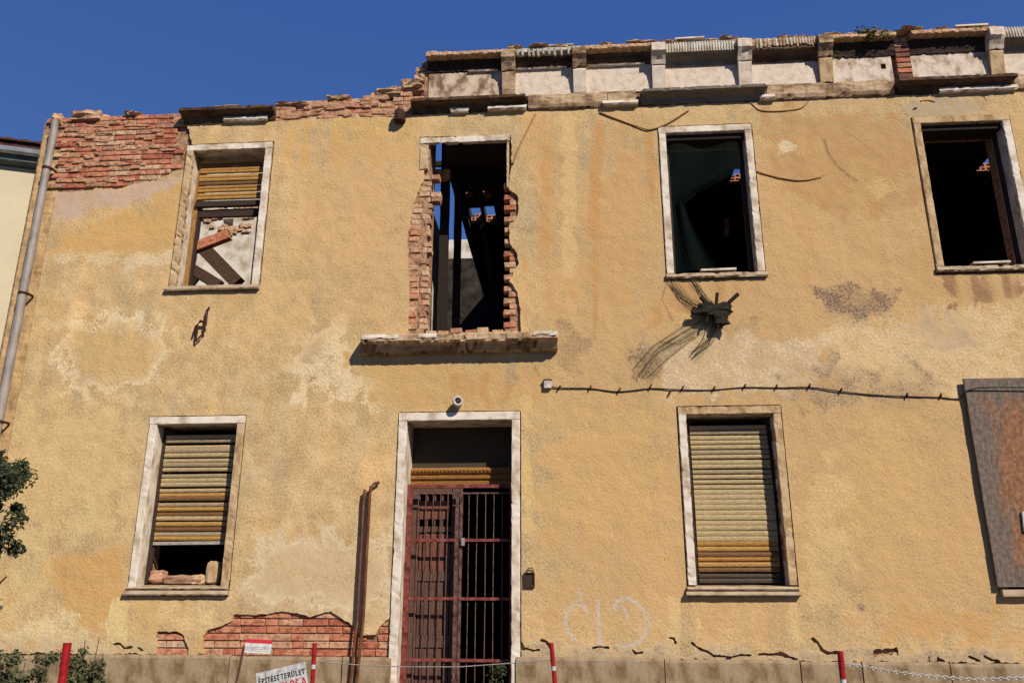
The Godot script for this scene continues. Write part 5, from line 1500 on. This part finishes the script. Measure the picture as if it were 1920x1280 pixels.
	s.sweep(Vector3(0, -0.043, 0.02), Vector3(0, 0.043, 0.02), Vector3.RIGHT, Vector3(0, 0, 1), rect_prof(-0.043, 0.043, -0.03, 0.025, 0.008), 1)
	part("case", s, mats["plastic_white"], jb)
	s = Shape.new()
	s.box(Vector3(-0.047, 0.044, -0.01), Vector3(0.047, 0.054, 0.05))
	part("lid", s, mats["frame_dark"], jb)
	var cab := thing("wall_cable", "dark cable clipped along the wall from junction box to the boarded window", "cable")
	var line := [Vector3(-0.239, 3.926, 0.011), Vector3(-0.139, 3.906, 0.011), Vector3(0.185, 3.895, 0.011), Vector3(0.505, 3.853, 0.011), Vector3(0.856, 3.883, 0.011), Vector3(1.116, 3.867, 0.011), Vector3(1.490, 3.854, 0.011), Vector3(1.876, 3.878, 0.011), Vector3(2.222, 3.866, 0.011), Vector3(2.574, 3.866, 0.011), Vector3(2.906, 3.812, 0.011), Vector3(3.236, 3.771, 0.011), Vector3(3.594, 3.748, 0.011), Vector3(3.923, 3.731, 0.011), Vector3(4.113, 3.716, 0.011)]
	line.append(Vector3(4.3, 3.81, 0.09))
	line.append(Vector3(5.4, 3.79, 0.09))
	line.append(Vector3(7.3, 3.80, 0.06))
	s = Shape.new()
	s.tube(smooth(line, 4), 0.0065, 7)
	part("wire", s, mats["cable"], cab)
	for q in [Vector2(-0.15, 3.90), Vector2(0.19, 3.89), Vector2(0.51, 3.86), Vector2(0.85, 3.89), Vector2(1.06, 3.82), Vector2(1.20, 3.87), Vector2(1.54, 3.86), Vector2(1.87, 3.88), Vector2(2.21, 3.87), Vector2(2.56, 3.87), Vector2(2.89, 3.82), Vector2(3.57, 3.75), Vector2(3.92, 3.74)]:
		var cl := Shape.new()
		cl.tube([Vector3(q.x - 0.012, q.y - 0.02, 0.015), Vector3(q.x, q.y + 0.004, 0.032), Vector3(q.x + 0.018, q.y + 0.034, 0.0)], 0.0095, 6)
		part("clip", cl, mats["iron"], cab)
	# ---- loose cords hanging from the wall head
	var cords := [
		[[Vector3(-0.388, 7.398, 0.014), Vector3(-0.468, 7.221, 0.014), Vector3(-0.573, 6.987, 0.014), Vector3(-0.664, 6.726, 0.014)], 0.011, "stiff brown cord hanging beside the balcony doorway head"],
		[[Vector3(0.400, 7.392, 0.014), Vector3(0.630, 7.276, 0.014), Vector3(0.916, 7.144, 0.014), Vector3(1.024, 7.125, 0.014), Vector3(1.207, 7.191, 0.014), Vector3(1.487, 7.371, 0.014)], 0.009, "slack brown cord looped between the moulding and hood of netted window"],
		[[Vector3(2.236, 7.445, 0.008), Vector3(2.335, 7.336, 0.008), Vector3(2.554, 7.311, 0.008), Vector3(2.809, 7.336, 0.008), Vector3(2.919, 7.428, 0.008)], 0.008, "dark cord sagging along the frieze right of the netted window"],
		[[Vector3(2.184, 6.530, 0.008), Vector3(2.411, 6.436, 0.008), Vector3(2.712, 6.368, 0.008), Vector3(2.960, 6.400, 0.008)], 0.007, "thin dark cord trailing right from the netted window frame"],
	]
	for e in cords:
		s = Shape.new()
		s.tube(smooth(e[0], 6), e[1], 6)
		solo("loose_cord", s, mats["cord"], e[2], "cord", "cords hanging on the wall")
	# rotten beam end left in the masonry by the parapet
	var be := Shape.new()
	be.lump(Vector3(0.13, 0.16, 0.14), 950, 0.2, 4)
	solo("beam_end", be, mats["iron"], "dark rotten beam end poking from the wall head left of the parapet", "timber").position = Vector3(-2.08, 7.42, 0.05)
	# ---- board over the last lower window
	var bd := thing("window_board", "weathered grey and rust-brown board nailed over the right-hand lower window", "board", Vector3(4.16, 1.79, 0.03))
	s = Shape.new()
	s.sweep(Vector3(0, 0, 0.02), Vector3(0, 2.13, 0.02), Vector3.RIGHT, Vector3(0, 0, 1), rect_prof(0.0, 1.2, -0.01, 0.012, 0.003), 8, 0.003, noise(33, 1.0, 2))
	for k in s.v.size():
		s.uv.append(Vector2(s.v[k].x / 1.2, 1.0 - s.v[k].y / 2.13))
	part("panel", s, board_material(), bd)
	s = Shape.new()
	s.box(Vector3(0.30, 0.555, 0.034), Vector3(0.50, 0.75, 0.060))
	part("notice", s, mats["plastic_white"], bd).rotation.z = -0.06
	# ---- debris net in the third upper window
	var net := thing("debris_net", "torn dark green safety net hanging out of the third upper window", "net")
	s = Shape.new()
	var top := [Vector3(1.22, 7.02, -0.07), Vector3(2.1, 7.04, -0.07)]
	var prev := []
	for j in 13:
		var t := j / 12.0
		var row := []
		for i in 11:
			var u := i / 10.0
			var right := lerpf(2.10, 1.34, smoothstep(0.2, 0.52, t))
			if t > 0.42:
				right += 0.36 * pow((t - 0.42) / 0.58, 1.5)
			var x := lerpf(1.205, right, u)
			row.append(Vector3(x, lerpf(7.03, 5.25, t), -0.10 + 0.03 * sin(u * 9.0 + t * 4.0) + 0.12 * t))
		if prev.size():
			for i in 10:
				s.quad(prev[i], prev[i + 1], row[i + 1], row[i], Vector3.BACK)
		prev = row
	part("sheet", s, mats["net"], net)
	s = Shape.new()
	var tails := [[[Vector2(1.17, 5.14), Vector2(1.32, 4.91), Vector2(1.54, 4.74)], 0.10], [[Vector2(1.39, 5.15), Vector2(1.50, 4.93), Vector2(1.64, 4.77)], 0.08], [[Vector2(1.57, 4.68), Vector2(1.29, 4.50), Vector2(0.99, 4.29), Vector2(0.77, 4.04)], 0.16], [[Vector2(1.63, 4.65), Vector2(1.52, 4.40), Vector2(1.34, 4.25)], 0.10]]
	for e in tails:
		var pts: Array = e[0]
		for i in pts.size() - 1:
			var a: Vector2 = pts[i]
			var b: Vector2 = pts[i + 1]
			var nn: Vector2 = (b - a).orthogonal().normalized() * e[1] * 0.5
			var w0 := 0.6 + 0.4 * i
			s.quad(Vector3(a.x - nn.x * w0, a.y - nn.y * w0, 0.035), Vector3(a.x + nn.x * w0, a.y + nn.y * w0, 0.05), Vector3(b.x + nn.x * (w0 + 0.4), b.y + nn.y * (w0 + 0.4), 0.04), Vector3(b.x - nn.x * (w0 + 0.4), b.y - nn.y * (w0 + 0.4), 0.03), Vector3.BACK)
	part("tail", s, mats["net_wall"], net)
	rng.seed = 44
	for k in 26:
		var st := Shape.new()
		var e: Array = tails[k % 4]
		var pth := []
		var off: Vector2 = Vector2(rng.randf_range(-1, 1), rng.randf_range(-1, 1)) * e[1] * 0.55
		for q in e[0]:
			pth.append(Vector3(q.x + off.x + rng.randf_range(-0.03, 0.03), q.y + off.y * 0.6 + rng.randf_range(-0.03, 0.03), rng.randf_range(0.012, 0.03)))
		st.tube(pth, rng.randf_range(0.002, 0.0042), 4)
		part("strand", st, mats["net_strand"], net)
	# bundle of sticks caught in the net
	var bun := thing("stick_bundle", "dark tangle of sticks caught in the net below the third upper window", "bundle", Vector3(1.60, 4.76, 0.08))
	s = Shape.new()
	s.lump(Vector3(0.30, 0.14, 0.12), 960, 0.45, 5)
	s.lump(Vector3(0.16, 0.18, 0.10), 961, 0.45, 4, Vector3(0.06, -0.09, 0))
	part("clump", s, mat("net_clump", c8(74, 70, 54), 0.95, ntex("strong", 0, 0, []), Vector3(6, 6, 6), 1.0), bun)
	for e in [[Vector3(0.08, 0.0, 0), Vector3(0.27, 0.17, 0.03), 0.022], [Vector3(-0.05, -0.02, 0), Vector3(-0.26, -0.03, 0.02), 0.026], [Vector3(0.02, 0.03, 0), Vector3(0.04, 0.19, 0.02), 0.02], [Vector3(-0.06, 0.04, 0), Vector3(-0.15, 0.15, 0.02), 0.018], [Vector3(-0.08, -0.05, 0.02), Vector3(-0.10, -0.16, 0.03), 0.010], [Vector3(0.03, -0.08, 0.02), Vector3(0.02, -0.22, 0.03), 0.012]]:
		part("stick", beam(e[0], e[1], e[2] * 2, e[2] * 1.6, 3, 0.003), mats["timber_dark"], bun)
	# ---- moss and weeds on the parapet
	s = foliage(31, 420, [[Vector3(3.62, 8.30, 0.10), 0.09], [Vector3(3.78, 8.27, 0.12), 0.11], [Vector3(3.9, 8.25, 0.12), 0.07], [Vector3(3.7, 8.21, 0.14), 0.06]], 0.022)
	solo("parapet_weed", s, mats["leaf_moss"], "tuft of green weeds growing on the parapet crest", "weed")


func board_material() -> StandardMaterial3D:
	# grey weathered margin, rust-brown heart where the surface still holds its oil, scratches
	var w := 300
	var h := 532
	var f := noise(201, 0.012, 4)
	var g := noise(202, 0.05, 4)
	var im := Image.create(w, h, false, Image.FORMAT_RGB8)
	for y in h:
		for x in w:
			var u := float(x) / w
			var v := float(y) / h
			var edge := minf(minf(u, 1.0 - u) * 1.15, minf(v, 1.0 - v) * 1.6)
			var k := f.get_noise_2d(x * 1.2, y * 0.5)
			var q := g.get_noise_2d(x * 2.6, y * 0.45)
			var core := clampf((edge - 0.13 + 0.14 * k + 0.10 * q) * 6.0, 0.0, 1.0)
			var mottled := clampf(0.45 + 0.9 * g.get_noise_2d(x * 1.2 + 300.0, y * 1.2), 0.0, 1.0)
			var a := Color(0.44, 0.385, 0.34).lerp(Color(0.34, 0.29, 0.25), mottled)
			var b := Color(0.55, 0.395, 0.28).lerp(Color(0.43, 0.28, 0.19), mottled)
			var c := a.lerp(b, core)
			c = c * (1.0 + 0.16 * q)
			im.set_pixel(x, y, c)
	var m := StandardMaterial3D.new()
	m.resource_name = "weathered_board"
	m.albedo_texture = ImageTexture.create_from_image(im)
	m.roughness = 0.8
	m.metallic_specular = 0.3
	return m


func build_street() -> void:
	# ---- barrier stakes
	var stakes := [
		[Vector3(-2.975, 0, 4.0), 1.39, 0.0, -0.012, 0.048, "red and white barrier stake in front of the shrub at far left"], [Vector3(-2.04, 0, 2.2), 1.323, 0.0, -0.01, 0.034, "red and white barrier stake carrying the white construction sign"],
		[Vector3(-0.09, 0, 2.2), 1.332, 0.0, -0.085, 0.036, "leaning red and white barrier stake below the grey graffiti"], [Vector3(1.655, 0, 3.2), 1.332, 0.0, 0.008, 0.038, "red and white barrier stake holding the white chain, rightmost in view"],
	]
	for e in stakes:
		var t := thing("barrier_stake", e[5], "stake", e[0], "red and white barrier stakes")
		var y := 0.0
		var k := 0
		var cuts := [0.0, 0.5, 0.56, 0.86, 0.91, 1.135, 1.165, e[1]]
		for c in cuts.size() - 1:
			var s := Shape.new()
			s.tube([Vector3(e[3] * cuts[c], cuts[c], 0), Vector3(e[3] * cuts[c + 1], cuts[c + 1], 0)], e[4] / 2.0, 10)
			part("red_band" if c % 2 == 0 else "white_band", s, mats["stake_red"] if c % 2 == 0 else mats["stake_white"], t)
		var foot := Shape.new()
		foot.lathe(Vector3.ZERO, Vector3.UP, [Vector2(0.0, 0.0), Vector2(0.15, 0.0), Vector2(0.14, 0.03), Vector2(0.03, 0.07), Vector2(0.0, 0.07)], 16)
		part("foot", foot, mats["cable"], t)
	# ---- white plastic chain and thin cord between the stakes
	var ch := thing("plastic_chain", "white plastic chain sagging to the right from the last stake", "chain")
	var pts := [Vector3(1.681, 1.259, 3.200), Vector3(1.865, 1.229, 3.200), Vector3(2.121, 1.193, 3.200), Vector3(2.472, 1.168, 3.200), Vector3(2.762, 1.182, 3.200)]
	pts.append(Vector3(3.1, 1.22, 3.2))
	pts.append(Vector3(3.5, 1.30, 3.2))
	var curve := Curve3D.new()
	for q in pts:
		curve.add_point(q)
	var length := curve.get_baked_length()
	var d := 0.0
	var k2 := 0
	while d < length:
		var a := curve.sample_baked(d)
		var b := curve.sample_baked(minf(d + 0.03, length))
		var s := Shape.new()
		var side := Vector3(0, 0, 0.008) if k2 % 2 == 0 else Vector3(0, 0.008, 0)
		s.tube([a, a.lerp(b, 0.15) + side, a.lerp(b, 0.85) + side, b, a.lerp(b, 0.85) - side, a.lerp(b, 0.15) - side, a], 0.0032, 5)
		part("link", s, mats["stake_white"], ch)
		d += 0.024
		k2 += 1
	var post := thing("barrier_stake", "plain red barrier stake at the far right end of the white chain", "stake", Vector3(3.5, 0, 3.2), "red and white barrier stakes")
	var ps := Shape.new()
	ps.tube([Vector3.ZERO, Vector3(0, 1.33, 0)], 0.019, 10)
	part("red_band", ps, mats["stake_red"], post)
	var wire := Shape.new()
	wire.tube([Vector3(-2.008, 1.187, 2.200), Vector3(-1.662, 1.162, 2.200), Vector3(-1.286, 1.153, 2.200), Vector3(-0.906, 1.156, 2.200), Vector3(-0.505, 1.185, 2.200), Vector3(-0.187, 1.214, 2.200)], 0.004, 5)
	solo("sagging_wire", wire, mats["zinc"], "thin grey cord sagging between stakes in front of the gate", "cord")
	# ---- construction sign hung on the second stake
	var sign := thing("construction_sign", "tilted white sign with black and red capitals hung on a stake", "sign", Vector3(-2.262, 1.0, 2.25))
	sign.rotation.z = 0.224
	var sb := Shape.new()
	sb.sweep(Vector3(0, -0.14, 0), Vector3(0, 0.148, 0), Vector3.RIGHT, Vector3(0, 0, 1), rect_prof(-0.196, 0.196, -0.004, 0.004, 0.001), 1)
	part("board", sb, mats["stake_white"], sign)
	lettering(sign, "ÉPÍTÉSI TERÜLET", Vector3(0.0, 0.082, 0.0045), 0.052, 0.365, mats["sign_black"])
	lettering(sign, "TILOS A", Vector3(0.075, 0.008, 0.0045), 0.064, 0.225, mats["sign_red"])
	# ---- small notice on a stick by the wall
	var nt := thing("small_notice", "small red-headed white notice on a stick before the bared bricks", "sign", Vector3(-2.945, 1.24, 1.0))
	nt.rotation = Vector3(-0.1, 0.25, -0.06)
	sb = Shape.new()
	sb.box(Vector3(-0.118, -0.058, -0.003), Vector3(0.118, 0.028, 0.003))
	part("white_field", sb, mats["stake_white"], nt)
	sb = Shape.new()
	sb.box(Vector3(-0.118, 0.0285, -0.003), Vector3(0.118, 0.062, 0.003))
	part("red_header", sb, mats["sign_red"], nt)
	for k in 3:
		sb = Shape.new()
		sb.box(Vector3(-0.085, -0.008 - k * 0.016, 0.003), Vector3(0.08, -0.004 - k * 0.016, 0.0042))
		part("printed_line", sb, mats["zinc"], nt)
	part("stick", beam(Vector3(-0.13, 0.0, -0.02), Vector3(-0.19, -1.22, 0.05), 0.02, 0.02, 4), mats["timber"], nt)
	# ---- shrubs
	var tree := thing("roadside_tree", "leafy dark green branch ends reaching in at the left edge", "tree", Vector3(-5.5, 0, 1.5))
	var tr := Shape.new()
	tr.tube([Vector3(0, -0.05, 0), Vector3(0.03, 0.9, 0), Vector3(-0.05, 1.7, 0.03), Vector3(0.02, 2.5, 0)], 0.05, 9, 0.02)
	part("trunk", tr, mats["bark"], tree)
	for k in 7:
		var b := Shape.new()
		var a := k * 2.4
		b.tube([Vector3(0, 1.5 + k * 0.12, 0), Vector3(cos(a) * 0.25, 1.75 + k * 0.12, sin(a) * 0.25), Vector3(cos(a) * 0.34, 1.85 + k * 0.13, sin(a) * 0.34)], 0.016, 6, 0.006)
		part("limb", b, mats["bark"], tree)
	var cl := []
	rng.seed = 61
	for k in 80:
		var a := rng.randf() * TAU
		var r := 0.36 * sqrt(rng.randf())
		cl.append([Vector3(cos(a) * r, 2.0 + rng.randf() * 0.92, sin(a) * r * 0.8), rng.randf_range(0.06, 0.13)])
	part("crown", foliage(62, 9000, cl, 0.028), mats["leaf_dark"], tree)
	shrub(Vector3(-4.02, 0, 2.0), 1.36, 0.2, 71, "leaf_olive", "loose olive-green shrub with upright twigs beside the leftmost stake")
	shrub(Vector3(-4.62, 0, 1.9), 1.26, 0.34, 72, "leaf_olive", "low spreading shrub at the lower left corner by the plinth")
	# weeds at the gate foot and plinth
	var weed := foliage(75, 420, [[Vector3(-0.78, 1.0, 0.35), 0.10], [Vector3(-0.82, 0.85, 0.38), 0.14], [Vector3(-0.75, 0.65, 0.4), 0.16], [Vector3(-0.9, 0.5, 0.42), 0.18]], 0.02)
	solo("gate_weed", weed, mats["leaf_dark"], "dark weed growing at the right foot of the iron gate", "weed")


func shrub(at: Vector3, height: float, radius: float, sd: int, leaf: String, label: String) -> void:
	var t := thing("shrub", label, "shrub", at, "shrubs by the street")
	var cl := []
	rng.seed = sd
	for k in 22:
		var a := rng.randf() * TAU
		var r := radius * rng.randf_range(0.2, 1.0)
		var top := Vector3(cos(a) * r, height * rng.randf_range(0.78, 1.0), sin(a) * r)
		var s := Shape.new()
		s.tube([Vector3(top.x * 0.2, -0.05, top.z * 0.2), Vector3(top.x * 0.5, height * 0.45, top.z * 0.5), top], 0.008, 5, 0.003)
		part("stem", s, mats["bark"], t)
		for q in 6:
			var f := rng.randf_range(0.4, 1.0)
			cl.append([Vector3(top.x * lerpf(0.4, 1.0, f), top.y * f, top.z * lerpf(0.4, 1.0, f)), rng.randf_range(0.025, 0.07)])
	part("foliage", foliage(sd + 9, 7000, cl, 0.022), mats[leaf], t)


func lettering(parent: Node3D, text: String, at: Vector3, height: float, width: float, m: Material) -> void:
	var tm := TextMesh.new()
	var f := SystemFont.new()
	f.font_names = PackedStringArray(["Droid Sans"])
	f.font_weight = 700
	tm.font = f
	tm.text = text
	tm.font_size = 64
	tm.pixel_size = 0.001
	tm.depth = 0.0012
	var size := tm.get_aabb().size
	var o := part("lettering", tm, m, parent)
	o.position = at + Vector3(0, 0, 0.0008)
	o.scale = Vector3(width / maxf(size.x, 0.001), height / maxf(size.y, 0.001), 1.0)
